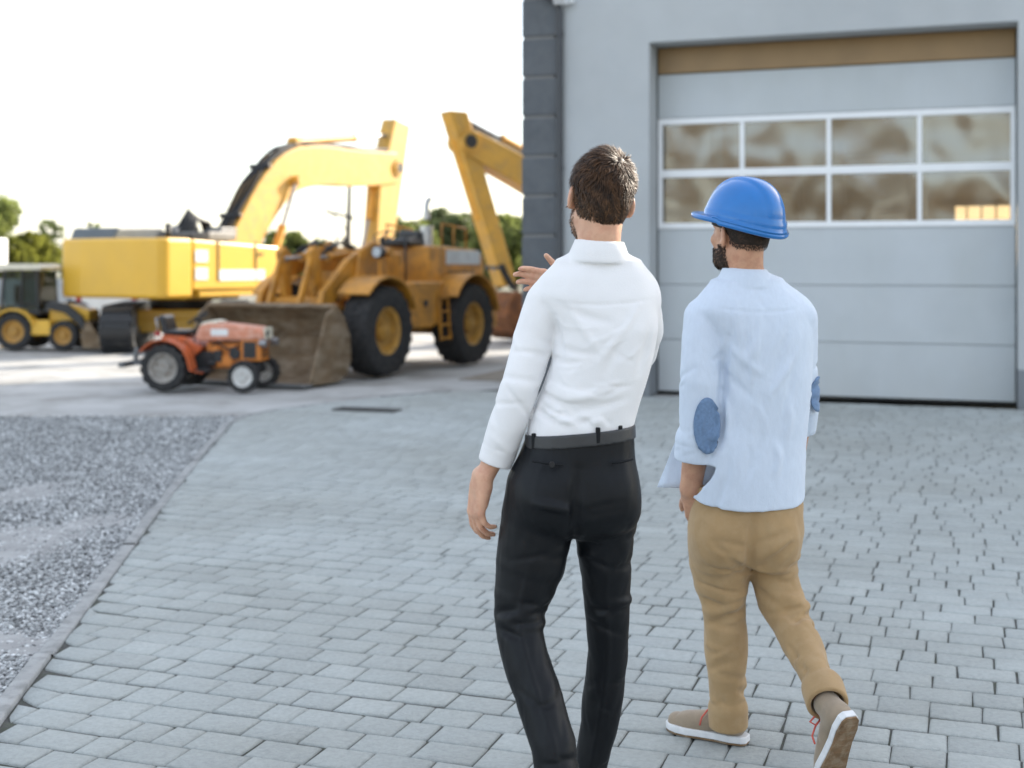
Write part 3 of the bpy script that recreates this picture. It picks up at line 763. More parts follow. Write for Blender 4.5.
    def end(c1,ax,rad,inner):
        sl_,x,y,z=G.sub(c1-rad*1.4,c1+rad*1.4); pl=((x-c1[0])*ax[0]+(y-c1[1])*ax[1]+(z-c1[2])*ax[2]); rr=np.sqrt((x-c1[0])**2+(y-c1[1])**2+(z-c1[2])**2)
        G.cut(sl_,np.maximum(-pl,rr-rad*1.25).astype(np.float32),.002); G.chain([(*(c1-ax*.03),inner),(*(c1+ax*.05),inner*1.05)],.002,op='cut')
    end(c1,ax,.074,.060)
    d0=np.array(px(803,412,.09)); d1=np.array(px(801,431,.115)); ax2=(d1-d0)/np.linalg.norm(d1-d0)
    G.chain([(*d0,.050),(*d1,.049)],.003); end(d1,ax2,.052,.042)
    link('shirt',G.mesh('shirt',org,blur=1),blue_cloth,root,smooth=True); G0_=G
    sh=[o for o in root.children if o.name.startswith('shirt')][0]
    def tail(corners,Z):
        V=[];Q=[]; A,B,Cc,D=[np.array(q,float) for q in corners]
        for i in range(9):
            for j in range(9):
                u,v=i/8,j/8; q=(A*(1-u)+B*u)*(1-v)+(D*(1-u)+Cc*u)*v
                V.append(px(q[0],q[1],Z-.05*u*u+.014*math.sin(5*u+3*v)*v*(1-u))-org)
        for i in range(8):
            for j in range(8): a=i*9+j; Q.append((a,a+1,a+10,a+9))
        o=link('shirt_tail',fast_mesh('shirt_tail',V,Q),blue_cloth,sh,smooth=True)
        so=o.modifiers.new('thick','SOLIDIFY'); so.thickness=.004
    tail(((676,440),(720,436),(716,490),(657,487)),.115)
    # elbow patches, thin cloth shaped to the sleeve
    def patch(c,e,rad,hw,hh,ang):
        V=[];Q=[]; n=14; e=np.array(e,float); e/=np.linalg.norm(e); up=np.array([0,0,1.]); tx=np.cross(up,e)
        for i in range(n+1):
            for j in range(n+1):
                u=(i/n*2-1); v=(j/n*2-1); U=u*math.sqrt(1-v*v/2); Vv=v*math.sqrt(1-u*u/2)
                th=U*hw/rad; rr=rad+.003*(1-max(abs(u),abs(v))**6)
                nn=e*math.cos(th)+tx*math.sin(th); p=np.array(c)+nn*rad+up*Vv*hh; p=G0_.snap(p,nn,.009)+nn*.0045; V.append(p-org)
        for i in range(n):
            for j in range(n): a=i*(n+1)+j; Q.append((a,a+1,a+n+2,a+n+1))
        o=link('elbow_patch',fast_mesh('elbow_patch',V,Q),patch_cloth,sh,smooth=True)
        so=o.modifiers.new('thick','SOLIDIFY'); so.thickness=.004; so.offset=.6
    patch(px(700.5,423,-.052),(.16,-.985,0),.0735,.045,.088,0)
    patch(px(801.5,393,.06),(.80,-.55,0),.0535,.038,.058,0)
    # --- trousers
    G=Grid((px(665,0)[0],3.62,.02),(px(862,0)[0],4.5,px(0,478)[2]),.004)
    G.stack([px_sec(485,695,801,.118,Z0),px_sec(505,691,803,.128,Z0),px_sec(530,687,801,.134,Z0),px_sec(550,690,797,.125,Z0),px_sec(562,693,795,.10,Z0)],.1,.02)
    G.kf=1.9
    G.ell(px(722,540,-.06),(.085,.085,.10),None,.05); G.ell(px(773,540,-.055),(.082,.085,.10),None,.05)
    L=[(724,530,37,Z0),(721.5,560,31,Z0),(722,580,27,Z0),(725,604,21.5,Z0),(726,637,21.5,Z0),(726.5,675,19.5,Z0),(727.5,700,17,4.165),(728,721,16.3,4.17)]
    Rr=[(770,530,33,Z0),(770,550,27.5,Z0),(774,575,23.5,4.15),(780,600,22.5,4.13),(792,622,20.5,4.08),(806,652,18.8,3.98),(816,675,18,3.89),(824,692,17.5,3.83)]
    G.chain(px_chain(L),.014); G.chain(px_chain(Rr),.014)
    G.crease([px(753,515,-.12),px(751,545,-.14),px(750,572,-.12),px(750,585,-.09)],.011,.014)
    def leg_folds(rows,spec):
        for py,n,dep in spec:
            for i in range(n):
                y=py+r.uniform(-17,17); cx=np.interp(y,[q[1] for q in rows],[q[0] for q in rows]); Zz=np.interp(y,[q[1] for q in rows],[q[3] for q in rows]); hw=np.interp(y,[q[1] for q in rows],[q[2] for q in rows])
                a=r.uniform(-1.6,.7); G.arc(W(cx,y,Zz),(0,0,1),hw*Zz/F,a,a+r.uniform(.9,2.2),r.uniform(-.04,.04),r.choice([.008,-.007,.006])*dep,r.uniform(.007,.013))
    leg_folds(L,[(608,9,1.),(570,4,.7),(660,5,.6),(705,6,.9)]); leg_folds(Rr,[(606,10,1.),(560,4,.7),(650,5,.6),(680,4,.8)])
    for i in range(7):
        sg=(-1)**i; y0=[575,578,560,566,545,548,590][i]; dy=[-40,-44,-30,-24,-22,-16,-60][i]
        G.crease([px(752+sg*(3+38*t),y0+dy*t+6*t*t,-.135+.035*t) for t in np.linspace(0,1,6)],[.005,.005,-.004,-.004,.0035,.0035,.004][i],.011)
    G.rumple(.0038,30,42,(1,1,.5)); G.rumple(.0014,95,43,(1,1,.7))
    # turn-ups
    for a,b,rad in ((px(728,709,.006),px(728.2,723,.01),.0645),(W(823,689,3.845),W(827,702,3.795),.0635)):
        a=np.array(a);b=np.array(b); ax=(b-a)/np.linalg.norm(b-a); G.chain([(*a,rad),(*b,rad-.001)],.001)
        sl_,x,y,z=G.sub(b-.12,b+.12); pl=((x-b[0])*ax[0]+(y-b[1])*ax[1]+(z-b[2])*ax[2]); rr=np.sqrt((x-b[0])**2+(y-b[1])**2+(z-b[2])**2)
        G.cut(sl_,np.maximum(-(pl-.012),rr-.1).astype(np.float32),.002); G.chain([(*(b-ax*.02),.048),(*(b+ax*.06),.048)],.002,op='cut')
    tr=link('trousers',G.mesh('trousers',org,blur=1),chino_cloth,root,smooth=True)
    an=W(729,722,4.17)-org; shoe(root,(an[0]+.005,an[1],.107),PI/2+1.02,0,suede,sole_white,gum,lace_red)
    # trailing foot: toe on the ground, heel lifted
    an=np.array(W(828,706,3.785))-org
    shoe(root,(an[0],an[1]+.0,an[2]-.0),PI/2+.36,-1.10,suede,sole_white,gum,lace_red)
    return root
# ------------------------------------------------------------------ ground
A19=math.radians(19.5); UX,UY=math.cos(A19),-math.sin(A19); NX,NY=math.sin(A19),math.cos(A19)   # u along the facade, n into the building
D0=(1.742,15.5)
def B(u,w,z=0.): return (D0[0]+u*UX-w*NX, D0[1]+u*UY-w*NY, z)      # w outwards from the door plane
def to_uw(x,y): return ((x-D0[0])*UX+(y-D0[1])*UY, -((x-D0[0])*NX+(y-D0[1])*NY))

kerb_line=[(-1.12,-1.0),(-1.26,.5),(-1.49,2.5),(-1.72,4.35),(-1.83,5.2),(-2.01,6.6),(-2.31,8.83),(-2.56,11.0),(-2.74,12.6),(-2.70,13.25),(-2.50,13.75),(-2.05,14.4),(-1.36,15.2),(-.5,15.9),(.02,16.25)]
def sheet(name,poly,z,m,kind='structure'):
    me=bpy.data.meshes.new(name); me.from_pydata([(x,y,z) for x,y in poly],[],[tuple(range(len(poly)))]); me.update()
    if me.polygons[0].normal.z<0: me.flip_normals()
    return tag(link(name,me,m),kind=kind)
ground_m=mat('far_ground',(.26,.235,.19),rough=.95,var=.25,vscale=.15,col2=(.10,.13,.05),spot=.8)
yard_m=mat('yard_concrete',(.42,.42,.41),rough=.9,var=.12,vscale=.6,bump=.25,bscale=18,col2=(.20,.19,.17),spot=.65)
gravel_m=mat('gravel_bed',(.29,.30,.30),rough=.95,var=.4,vscale=14,bump=.9,bscale=42,col2=(.40,.41,.42),spot=.8,detail=8,thresh=(.5,.66))
stone_m=tint_mat(mat('gravel_stone',(.40,.41,.41),rough=.9,var=.2,vscale=30),'tint',.32,1.9)
dust_m=mat('pale_dust',(.34,.34,.335),rough=.98,var=.2,vscale=5,bump=.5,bscale=40)
bed_m=mat('joint_sand',(.085,.085,.08),rough=1.,var=.3,vscale=12,bump=.4,bscale=120,col2=(.06,.085,.03),spot=.35)
paver_m=tint_mat(mat('concrete_paver',(.355,.382,.374),rough=.85,var=.09,vscale=38,bump=.30,bscale=90,col2=(.43,.455,.445),spot=.5,detail=9),'tint',.92,1.08)
macro(paver_m,.55,.88,1.04,(1,.98,.95)); macro(paver_m,2.6,.95,1.03)
kerb_m=tint_mat(mat('kerb_concrete',(.33,.335,.33),rough=.9,var=.15,vscale=8,bump=.3,bscale=90,col2=(.16,.165,.16),spot=.5),'tint',.9,1.1)

sheet('ground',[(-900,-300),(900,-300),(900,1500),(-900,1500)],-.07,ground_m)
sheet('yard_concrete',[(-45,13.3)]+[(-40+i*.4,13.3+.10*math.sin(i*1.7)+.08*math.sin(i*.6+1)+.05*math.sin(i*4.1)) for i in range(92)]+[(-2.72,13.3),(-2.5,13.75),(-2.05,14.4),(-1.3,14.9),(22,14.9),(22,46),(-45,46)],-.020,yard_m)
sheet('gravel_bed',[(-26,-6),(-.5,-6),(-1.05,-1)]+kerb_line[1:10]+[(-26,13.3)],-.035,gravel_m)
pave_poly=kerb_line+[(.05,15.6),(16,10.0),(16,-1.0)]
sheet('paving_bed',pave_poly,-.009,bed_m)

# pavers: every stone is real, of three lengths, in courses parallel to the facade
def kerb_x(y):
    ys=[p[1] for p in kerb_line]; return np.interp(y,ys,[p[0] for p in kerb_line])
def pavers():
    r=np.random.default_rng(21)
    V=[];F4=[];T=[]
    ch=.156; gap=.0045
    for j in range(-4,130):
        w0=.40+.02+j*ch*1.0
        if j<0: continue
        u=-9+r.uniform(0,.2)
        # course bounds in u: keep what lies inside the paving
        while u<19:
            L=r.choice([.125,.17,.215,.215]) + r.uniform(-.004,.004)
            c=B(u+L/2,w0+ch/2)
            if -1<c[1]<17 and -3.2<c[0]<12.5 and max(B(u+L,w0)[0],B(u+L,w0+ch)[0])-.05>kerb_x(c[1]) and abs(c[0])<c[1]*.62+6.5:
                hz=r.normal(0,.0009); tx,ty=r.normal(0,.006,2)
                g=gap*.5*r.uniform(.7,1.9); wv=.006*math.sin(u*1.7+j*.9)+.004*math.sin(u*5+j)
                a0,a1,b0,b1=u+g,u+L-g,w0+g*2.3+wv,w0+ch-g*2.3+wv+r.normal(0,.0012)
                xs=[]; bev=.008
                jt=r.normal(0,.0018,(4,2))
                cr=[(a0,b0),(a1,b0),(a1,b1),(a0,b1)]; n=len(V)
                sg=[(1,1),(-1,1),(-1,-1),(1,-1)]
                for lvl,(ins,z) in enumerate(((0,-.022),(0,-.0055),(bev,0))):
                    for q in range(4):
                        uu=cr[q][0]+jt[q,0]+sg[q][0]*ins; ww=cr[q][1]+jt[q,1]+sg[q][1]*ins
                        zz=z if lvl==0 else z+hz+tx*(uu-u-L/2)+ty*(ww-w0-ch/2)
                        x,y,_=B(uu,ww); xk=kerb_x(y)+.012
                        V.append((max(x,xk),y,zz))
                F4+= [(n+8,n+9,n+10,n+11)[::-1]]
                for l in (0,4):
                    for q in range(4): F4.append((n+l+q,n+l+4+q,n+l+4+(q+1)%4,n+l+(q+1)%4))
                T+= [np.clip(r.normal(.5,.24),0,1)]*12
            u+=L
    me=fast_mesh('paving',V,F4,{'tint':T})
    o=tag(link('paving',me,paver_m),kind='structure')
    import bmesh
    bm=bmesh.new(); bm.from_mesh(me); bmesh.ops.recalc_face_normals(bm,faces=bm.faces); bm.to_mesh(me); bm.free()
pavers()
def kerb():
    m=MB(); pts=[]
    for a,b in zip(kerb_line[:-1],kerb_line[1:]):
        n=max(1,int(math.hypot(b[0]-a[0],b[1]-a[1])/.1))
        pts+=[(a[0]+(b[0]-a[0])*i/n,a[1]+(b[1]-a[1])*i/n) for i in range(n)]
    r=np.random.default_rng(4); V=[];Q=[];T=[]
    i=0
    while i+10<len(pts):
        seg=pts[i:i+11]; dz=r.normal(0,.003); t=r.uniform(0,1); n=len(V); dx=r.normal(0,.004)
        for k,p in enumerate(seg):
            q0=seg[max(k-1,0)]; q1=seg[min(k+1,10)]; tx,ty=q1[0]-q0[0],q1[1]-q0[1]; l=math.hypot(tx,ty); nx,ny=-ty/l,tx/l
            e=.004 if k in (0,10) else 0
            px_,py_=p[0]+(tx/l*e if k==0 else -tx/l*e),p[1]+(ty/l*e if k==0 else -ty/l*e)
            for off,z in ((-.002,-.08),(-.002,.0),(.004,.004),(.058,.004),(.064,.0),(.064,-.08)):
                V.append((px_+nx*(off+dx),py_+ny*(off+dx),z+dz)); T.append(t)
        for k in range(10):
            for c in range(5): Q.append((n+k*6+c,n+(k+1)*6+c,n+(k+1)*6+c+1,n+k*6+c+1))
        i+=10
    me=fast_mesh('kerb_strip',V,Q,{'tint':T}); tag(link('kerb_strip',me,kerb_m),kind='structure')
kerb()
def gravel():
    r=np.random.default_rng(9)
    # a few stone shapes
    base=[]
    for _ in range(8):
        u=np.array([(1,0,0),(-1,0,0),(0,1,0),(0,-1,0),(0,0,1),(0,0,-1),(.6,.6,.6),(-.6,.6,.5),(.6,-.6,.5),(-.6,-.6,.6)],float)
        u=u/np.linalg.norm(u,axis=1)[:,None]*r.uniform(.75,1.2,(10,1)); base.append(u*np.array([1,r.uniform(.65,.9),r.uniform(.45,.7)]))
    tri=[(0,6,2),(0,8,6),(0,3,8),(2,6,4),(6,8,4),(8,3,9),(8,9,4),(2,7,1),(2,4,7),(7,4,9),(7,9,1),(1,9,3),(0,2,5),(2,1,5),(1,3,5),(3,0,5)]
    N=95000; V=[];T=[]
    y=3.2+r.uniform(0,1,N)**1.25*10.2; xk=kerb_x(y)-.07; x=xk-r.uniform(0,1,N)**1.3*(y*.40+xk+.5+.25)
    ok=(x<xk)&(np.abs(x)<y*.40+.7); x=x[ok];y=y[ok]
    pat=np.sin(x*2.3+y*.7)+np.sin(y*1.9-x*1.1+2)   # patches where dust has filled the stones
    keep=(r.uniform(0,1,len(x))<np.where(pat>1.35,.35,1)); x=x[keep];y=y[keep]
    n=len(x); s=r.uniform(.0045,.012,n)*(1+.05*(y-4)); z=-.035+s*r.uniform(.0,1.0,n)
    an=r.uniform(0,6.3,n); tl=r.normal(0,.5,n); bi=r.integers(0,8,n); tint=np.clip(r.normal(.42,.27,n),0,1)
    Bs=np.array(base)[bi]*s[:,None,None]
    ca,sa=np.cos(an)[:,None],np.sin(an)[:,None]; ct,st=np.cos(tl)[:,None],np.sin(tl)[:,None]
    X=Bs[:,:,0];Y=Bs[:,:,1]*ct-Bs[:,:,2]*st; Zz=Bs[:,:,1]*st+Bs[:,:,2]*ct
    P=np.stack([X*ca-Y*sa+x[:,None],X*sa+Y*ca+y[:,None],Zz+z[:,None]],2).reshape(-1,3)
    Q=(np.array(tri)[None]+10*np.arange(n)[:,None,None]).reshape(-1,3)
    tag(link('gravel_stones',fast_mesh('gravel_stones',P,Q,{'tint':np.repeat(tint,10)}),stone_m),kind='stuff')
gravel()
# pale dust drifted over the gravel in front
def dust(cx,cy,rx,ry,seed):
    r=np.random.default_rng(seed); n=40; ph=r.uniform(0,6.3,3)
    V=[(cx,cy,-.020)]; 
    for ring,(f,z) in enumerate(((.5,-.022),(1.,-.0345))):
        for i in range(n):
            a=2*PI*i/n; k=f*(1+.25*math.sin(2*a+ph[0])+.18*math.sin(3*a+ph[1])+.05*math.sin(7*a+ph[2])); V.append((cx+rx*k*math.cos(a),cy+ry*k*math.sin(a),z+r.normal(0,.002)))
    Fs=[(0,1+i,1+(i+1)%n) for i in range(n)]+[(1+i,1+n+i,1+n+(i+1)%n,1+(i+1)%n) for i in range(n)]
    me=bpy.data.meshes.new('dust_patch'); me.from_pydata(V,[],Fs); tag(link('dust_patch',me,dust_m,smooth=True),kind='stuff')
for px_,py_,rx,ry,sd in ((30,535,.42,.6,1),(10,640,.22,.32,2),(95,518,.25,.4,3),(20,490,.4,.5,4)):
    x,y=G0(px_,py_); dust(x,y,rx,ry,sd)

iron_m=mat('drain_iron',(.075,.075,.072),rough=.7,metal=.4,var=.2,vscale=30,bump=.2,bscale=60)
x,y=G0(367,410.5)
t=empty('drain_grate',(x,y,.004),-A19,'dark iron drain grate let into the grey paving in front of the loader','drain grate')
fr=MB()
for a,b in (((-.45,-.11),(.45,-.11)),((-.45,.11),(.45,.11))): fr.box(((a[0]+b[0])/2,a[1],.004),(.70,.03,.022))
for xx in (-.335,.335): fr.box((xx,0,.004),(.03,.188,.022))
fr.build('frame',iron_m,t,bevel=.003)
ba=MB()
for i in range(16): ba.box((-.30+i*.04,0,.002),(.02,.186,.016))
ba.build('grating',iron_m,t)
MB().box((0,0,-.0035),(.63,.186,.001)).build('pit_shade',mat('pit_shade_black',(.006,.006,.006)),t)  # flat dark sheet painting the shade under the grating

# ------------------------------------------------------------------ workshop
wall_m=mat('grey_render',(.46,.48,.49),rough=.9,var=.05,vscale=1.2,bump=.28,bscale=70,col2=(.43,.455,.475),spot=.35)
macro(wall_m,.7,.94,1.02)
plinth_m=mat('plinth_render',(.20,.215,.23),rough=.85,var=.1,vscale=4,bump=.3,bscale=60)
tile_m=mat('slate_block',(.085,.094,.105),rough=.55,var=.14,vscale=5,bump=.12,bscale=40,col2=(.115,.122,.13),spot=.5)
groove_m=mat('groove_mortar',(.24,.235,.23),rough=.9)
pipe_m=mat('downpipe_paint',(.045,.048,.055),rough=.4,var=.08,vscale=12)
doorp_m=mat('door_panel_paint',(.50,.53,.55),rough=.5,var=.03,vscale=2,bump=.08,bscale=240,col2=(.47,.505,.535),spot=.3)
macro(doorp_m,1.1,.95,1.02,(1,1,.98),(1,1,.35))
seam_m=mat('seam_shadow_gap',(.34,.36,.375),rough=.6)
rubber_m=mat('door_rubber',(.012,.012,.013),rough=.8)
frame_m=mat('white_frame',(.84,.85,.86),rough=.4,var=.03,vscale=6)
reflection_m=mat('brown_reflection',(.30,.185,.08),rough=.45,var=.12,vscale=2)  # brown reflection on the top door panel, put into the colour
roof_m=mat('roof_metal',(.06,.063,.068),rough=.5)
inside_m=mat('inside_wall',(.42,.28,.13),rough=.9,var=.2,vscale=1.5)
inside2_m=mat('inside_timber',(.30,.17,.07),rough=.8,var=.25,vscale=2.5,stretch=(1,1,.2))

def pane_mat():
    m=bpy.data.materials.new('acrylic_pane'); m.use_nodes=True; nt=m.node_tree; N=nt.nodes; L=nt.links
    for n in list(N): N.remove(n)
    out=N.new('ShaderNodeOutputMaterial'); mix=N.new('ShaderNodeMixShader'); tr=N.new('ShaderNodeBsdfTransparent'); gl=N.new('ShaderNodeBsdfGlossy')
    tr.inputs['Color'].default_value=(.66,.60,.50,1); gl.inputs['Roughness'].default_value=.12; gl.inputs['Color'].default_value=(.9,.9,.9,1)
    fr=N.new('ShaderNodeFresnel'); fr.inputs['IOR'].default_value=1.75
    tc=N.new('ShaderNodeTexCoord'); no=N.new('ShaderNodeTexNoise'); no.inputs['Scale'].default_value=1.5; no.inputs['Detail'].default_value=1
    bp=N.new('ShaderNodeBump'); bp.inputs['Strength'].default_value=.22; bp.inputs['Distance'].default_value=.12
    L.new(tc.outputs['Object'],no.inputs['Vector']); L.new(no.outputs['Fac'],bp.inputs['Height']); L.new(bp.outputs['Normal'],gl.inputs['Normal']); L.new(bp.outputs['Normal'],fr.inputs['Normal'])
    ad=N.new('ShaderNodeMath'); ad.operation='MULTIPLY'; ad.inputs[1].default_value=2.4
    L.new(fr.outputs['Fac'],ad.inputs[0]); L.new(ad.outputs[0],mix.inputs['Fac']); L.new(tr.outputs[0],mix.inputs[1]); L.new(gl.outputs[0],mix.inputs[2]); L.new(mix.outputs[0],out.inputs['Surface'])
    return m
pane_m=pane_mat()

def workshop():
    # local frame: x along the facade, y into the building, z up, origin at the foot of the door's left edge
    t=empty('workshop_building',(D0[0],D0[1],0),-A19,'grey rendered workshop with a tall sectional garage door and dark block corner','workshop')
    H=7.35; UL=-1.577; UR=16.; DEP=10.; OT=4.148; DW=4.03  # upper walls and roof out of view, height chosen to shade the foreground
    m=MB()
    m.box(((UL+.45-.0)/2,-.2,(H+.42)/2),(-(UL+.45),.4,H-.42)); m.box(((DW+UR)/2,-.2,(H+.42)/2),(UR-DW,.4,H-.42))
    m.box((DW/2,-.2,(H+OT)/2),(DW,.4,H-OT))
    # side, back and far walls; two openings added at the back to let daylight in
    m.box((UL+.2,DEP/2,H/2),(.4,DEP,H)); m.box((UR-.2,DEP/2,H/2),(.4,DEP,H))
    bx0,bx1=UL+.4,UR-.4
    m.box(((bx0+bx1)/2,DEP-.2,.5),(bx1-bx0,.4,1.0)); m.box(((bx0+bx1)/2,DEP-.2,(H+2.62)/2),(bx1-bx0,.4,H-2.62))
    for a,b in ((bx0,3.3),(4.7,9.5),(12.5,bx1)): m.box(((a+b)/2,DEP-.2,1.81),(b-a,.4,1.62))
    wo=m.build('wall',wall_m,t)
    m=MB(); m.box(((UL+.45+0)/2,-.2-.0,.21),(-(UL+.45),.4,.42)); m.box(((DW+UR)/2,-.2,.21),(UR-DW,.4,.42)); 
    m.build('plinth',plinth_m,t)
    # corner cladding of big dark blocks with mortar grooves
    m=MB(); g=MB(); z=.0; p=.478
    g.box((UL+.215,-.2,H/2),(.40,.385,H))
    i=0
    while z<H-.1:
        h=min(p-.035,H-z); m.box((UL+.225,-.205,z+h/2+.0),(.45,.42,h)); z+=p
    m.build('corner_block',tile_m,t,bevel=.012); g.build('mortar',groove_m,t)
    MB().box(((UL+UR)/2,DEP/2-.2,H+.15),(UR-UL+.6,DEP+1.,.3)).build('roof',roof_m,t)
    # downpipe with its bends and brackets
    d=MB(); ux=UL+.495
    d.tube([(ux-.9,-1.0,5.28),(ux-.62,-.78,5.10),(ux-.30,-.56,4.86),(ux-.06,-.47,4.70),(ux,-.455,4.58),(ux,-.455,3.),(ux,-.455,.25),(ux,-.50,.12),(ux,-.60,.06)],.042,14)
    dp=d.build('downpipe',pipe_m,t,smooth=True)
    for z in (.9,2.7,4.3):
        b=MB(); b.lathe([(.044,-.02),(.050,-.02),(.050,.02),(.044,.02)],(ux,-.455,z),'z',16); b.box((ux,-.42,z),(.02,.05,.02)); b.build('bracket',pipe_m,dp)
    # gutter box that the pipe comes from
    gt=MB(); gt.box((ux-1.0,-1.05,5.36),(.35,.2,.2)); gt.build('rain_hopper',pipe_m,dp,bevel=.02)
    # the door
    W0=DW; dr=MB()
    hs=[(.03,.652),(.652,1.306),(1.306,1.967)]
    for a,b in hs: dr.box((W0/2,.03,(a+b)/2),(W0-.03,.06,b-a-.008))
    dr.box((W0/2,.03,(3.292+3.82)/2),(W0-.03,.06,3.82-3.292-.008))
    do=dr.build('sectional_door',doorp_m,t,bevel=.006)
    s=MB()
    for z in (.652,1.306,1.967,3.292): s.box((W0/2,.038,z),(W0-.04,.03,.012))
    s.build('panel_gap',seam_m,do)
    f=MB(); z0,z1=1.971,3.288; zm0,zm1=2.585,2.675
    f.box((W0/2,.025,z0+.035),(W0-.03,.07,.07)); f.box((W0/2,.025,z1-.035),(W0-.03,.07,.07)); f.box((W0/2,.025,(zm0+zm1)/2),(W0-.03,.07,zm1-zm0))
    xs=[.04,1.02,2.015,3.01,3.99]
    for k,xx in enumerate(xs):
        wd=.05 if 0<k<4 else .05
        for a,b in ((z0+.07,zm0),(zm1,z1-.07)): f.box((xx,.025,(a+b)/2),(wd,.066,b-a))
    f.build('window_frame',frame_m,do,bevel=.004)
    for k in range(4):
        for a,b in ((z0+.07,zm0),(zm1,z1-.07)):
            p=MB(); p.box(((xs[k]+xs[k+1])/2,.03,(a+b)/2),(xs[k+1]-xs[k]-.052,.006,b-a-.002)); p.build('pane',pane_m,do)
    MB().box((W0/2,.03,.0145),(W0-.03,.05,.027)).build('bottom_seal',rubber_m,do)
    # guide rails in the reveal, band painting the brown reflection at the door top
    for xx in (.0075,W0-.0075): MB().box((xx,.035,2.05),(.013,.05,4.1)).build('guide_rail',rubber_m,t)
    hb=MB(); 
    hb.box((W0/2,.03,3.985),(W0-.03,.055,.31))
    hb.build('reflection_band',reflection_m,t,bevel=.008)
    # inside
    bars=MB()
    for xx in (3.5,3.75,4.0,4.25,4.5): bars.box((xx,DEP-.2,1.81),(.03,.05,1.62))
    bars.build('rear_window_bars',rubber_m,t)
    i=MB(); i.box((W0/2+2.5,5.5,-.012),(15,8.9,.01)); i.build('inside_floor',mat('inside_floor_paint',(.2,.17,.13),rough=.7,var=.2),t)
    i=MB(); i.box((1.2,7.2,2.0),(3.4,.12,4.)); i.build('inside_partition',inside_m,t)
    i=MB(); 
    for xx,yy,h,w_ in ((.6,4.2,2.6,1.1),(2.2,5.1,3.2,.9)): 
        for q in range(4): i.box((xx,yy,h*(q+1)/4),(w_,.6,.06))
        for sx in (-1,1): i.box((xx+sx*(w_/2+.03),yy,h/2+.1),(.05,.6,h+.2))
    i.build('storage_rack',inside2_m,t)
    i=MB(); i.box((6,5,5.2),(15,9.0,.1)); i.build('inside_ceiling',inside_m,t)
    return t
workshop()
# lamp on the wall by the pipe
x,y,_=B(-.99,.4)
t=empty('security_light',(x,y,4.68),-A19,'small white security light high on the grey wall beside the downpipe','security light')
mb=MB(); mb.box((-.02,-.02,0),(.06,.04,.06)); mb.tube([(-.01,-.04,0),(-.03,-.09,.01)],.014,8); mb.build('wall_bracket',frame_m,t,bevel=.004)
mb=MB(); mb.box((-.06,-.13,.02),(.15,.09,.11),Matrix.Rotation(.3,3,'X')); hd=mb.build('lamp_head',frame_m,t,bevel=.012)
MB().box((-.06,-.18,.005),(.12,.006,.085),Matrix.Rotation(.3,3,'X')).build('lens',mat('lamp_lens',(.5,.5,.5),rough=.1),hd)
MB().lathe([(.0,.0),(.025,.0),(.03,.02),(.03,.045)],(.055,-.05,-.02),'z',16).build('motion_sensor',frame_m,t,smooth=True)
# ------------------------------------------------------------------ machines
exc_m=mat('excavator_yellow',(.72,.42,.04),rough=.42,var=.04,vscale=1.2,bump=.03,bscale=20,col2=(.55,.33,.06),spot=.18,coat=.2)
exc_side_m=exc_m
boom_m=mat('boom_yellow',(.60,.33,.05),rough=.5,var=.1,vscale=3,col2=(.36,.24,.09),spot=.5)
load_m=mat('loader_yellow',(.56,.25,.028),rough=.5,var=.16,vscale=3,bump=.05,bscale=20,col2=(.20,.10,.03),spot=.6)
dark_m=mat('black_steel',(.02,.021,.023),rough=.5,var=.2,vscale=8)
greysteel_m=mat('grey_steel',(.16,.165,.17),rough=.5,metal=.3,var=.2,vscale=8)
chrome_m=mat('polished_rod',(.30,.30,.31),rough=.3,metal=.6)
hood_m=mat('grey_hood_paint',(.09,.11,.125),rough=.4,var=.1,vscale=4)
white_m=mat('white_paint',(.72,.73,.72),rough=.5,var=.06,vscale=5)
bucket_m=mat('worn_bucket_steel',(.17,.115,.065),rough=.72,metal=.25,var=.3,vscale=2.2,bump=.15,bscale=30,col2=(.30,.24,.17),spot=.75,stretch=(1,1,2.))
rustb_m=mat('rusty_steel',(.22,.085,.03),rough=.85,var=.3,vscale=4,bump=.2,bscale=30,col2=(.10,.045,.025),spot=.7)
tyre_m=mat('tyre_rubber',(.022,.022,.023),rough=.85,var=.25,vscale=10,col2=(.06,.055,.05),spot=.45)
rim_y=mat('rim_yellow',(.50,.27,.05),rough=.55,var=.15,vscale=6,col2=(.2,.12,.05),spot=.5)
rim_w=mat('rim_white',(.62,.62,.60),rough=.5,var=.12,vscale=10,col2=(.25,.2,.16),spot=.5)
rim_g=mat('rim_grey',(.36,.34,.31),rough=.5,var=.2,vscale=12,col2=(.14,.10,.07),spot=.7)
orange_m=mat('tractor_orange',(.56,.115,.03),rough=.5,var=.14,vscale=8,col2=(.30,.12,.06),spot=.5)
faded_m=mat('faded_orange_hood',(.62,.24,.14),rough=.6,var=.14,vscale=9,col2=(.70,.45,.36),spot=.6)
orange2_m=mat('engine_orange',(.60,.20,.03),rough=.5,var=.15,vscale=10)
seat_m=mat('seat_vinyl',(.02,.02,.022),rough=.35)
cream_m=mat('cream_paint',(.66,.62,.50),rough=.5,var=.08,vscale=10)
hose_m=mat('hose_rubber',(.014,.014,.015),rough=.55)
decal_m=mat('pale_blue_decal',(.50,.56,.60),rough=.5,var=.15,vscale=8)
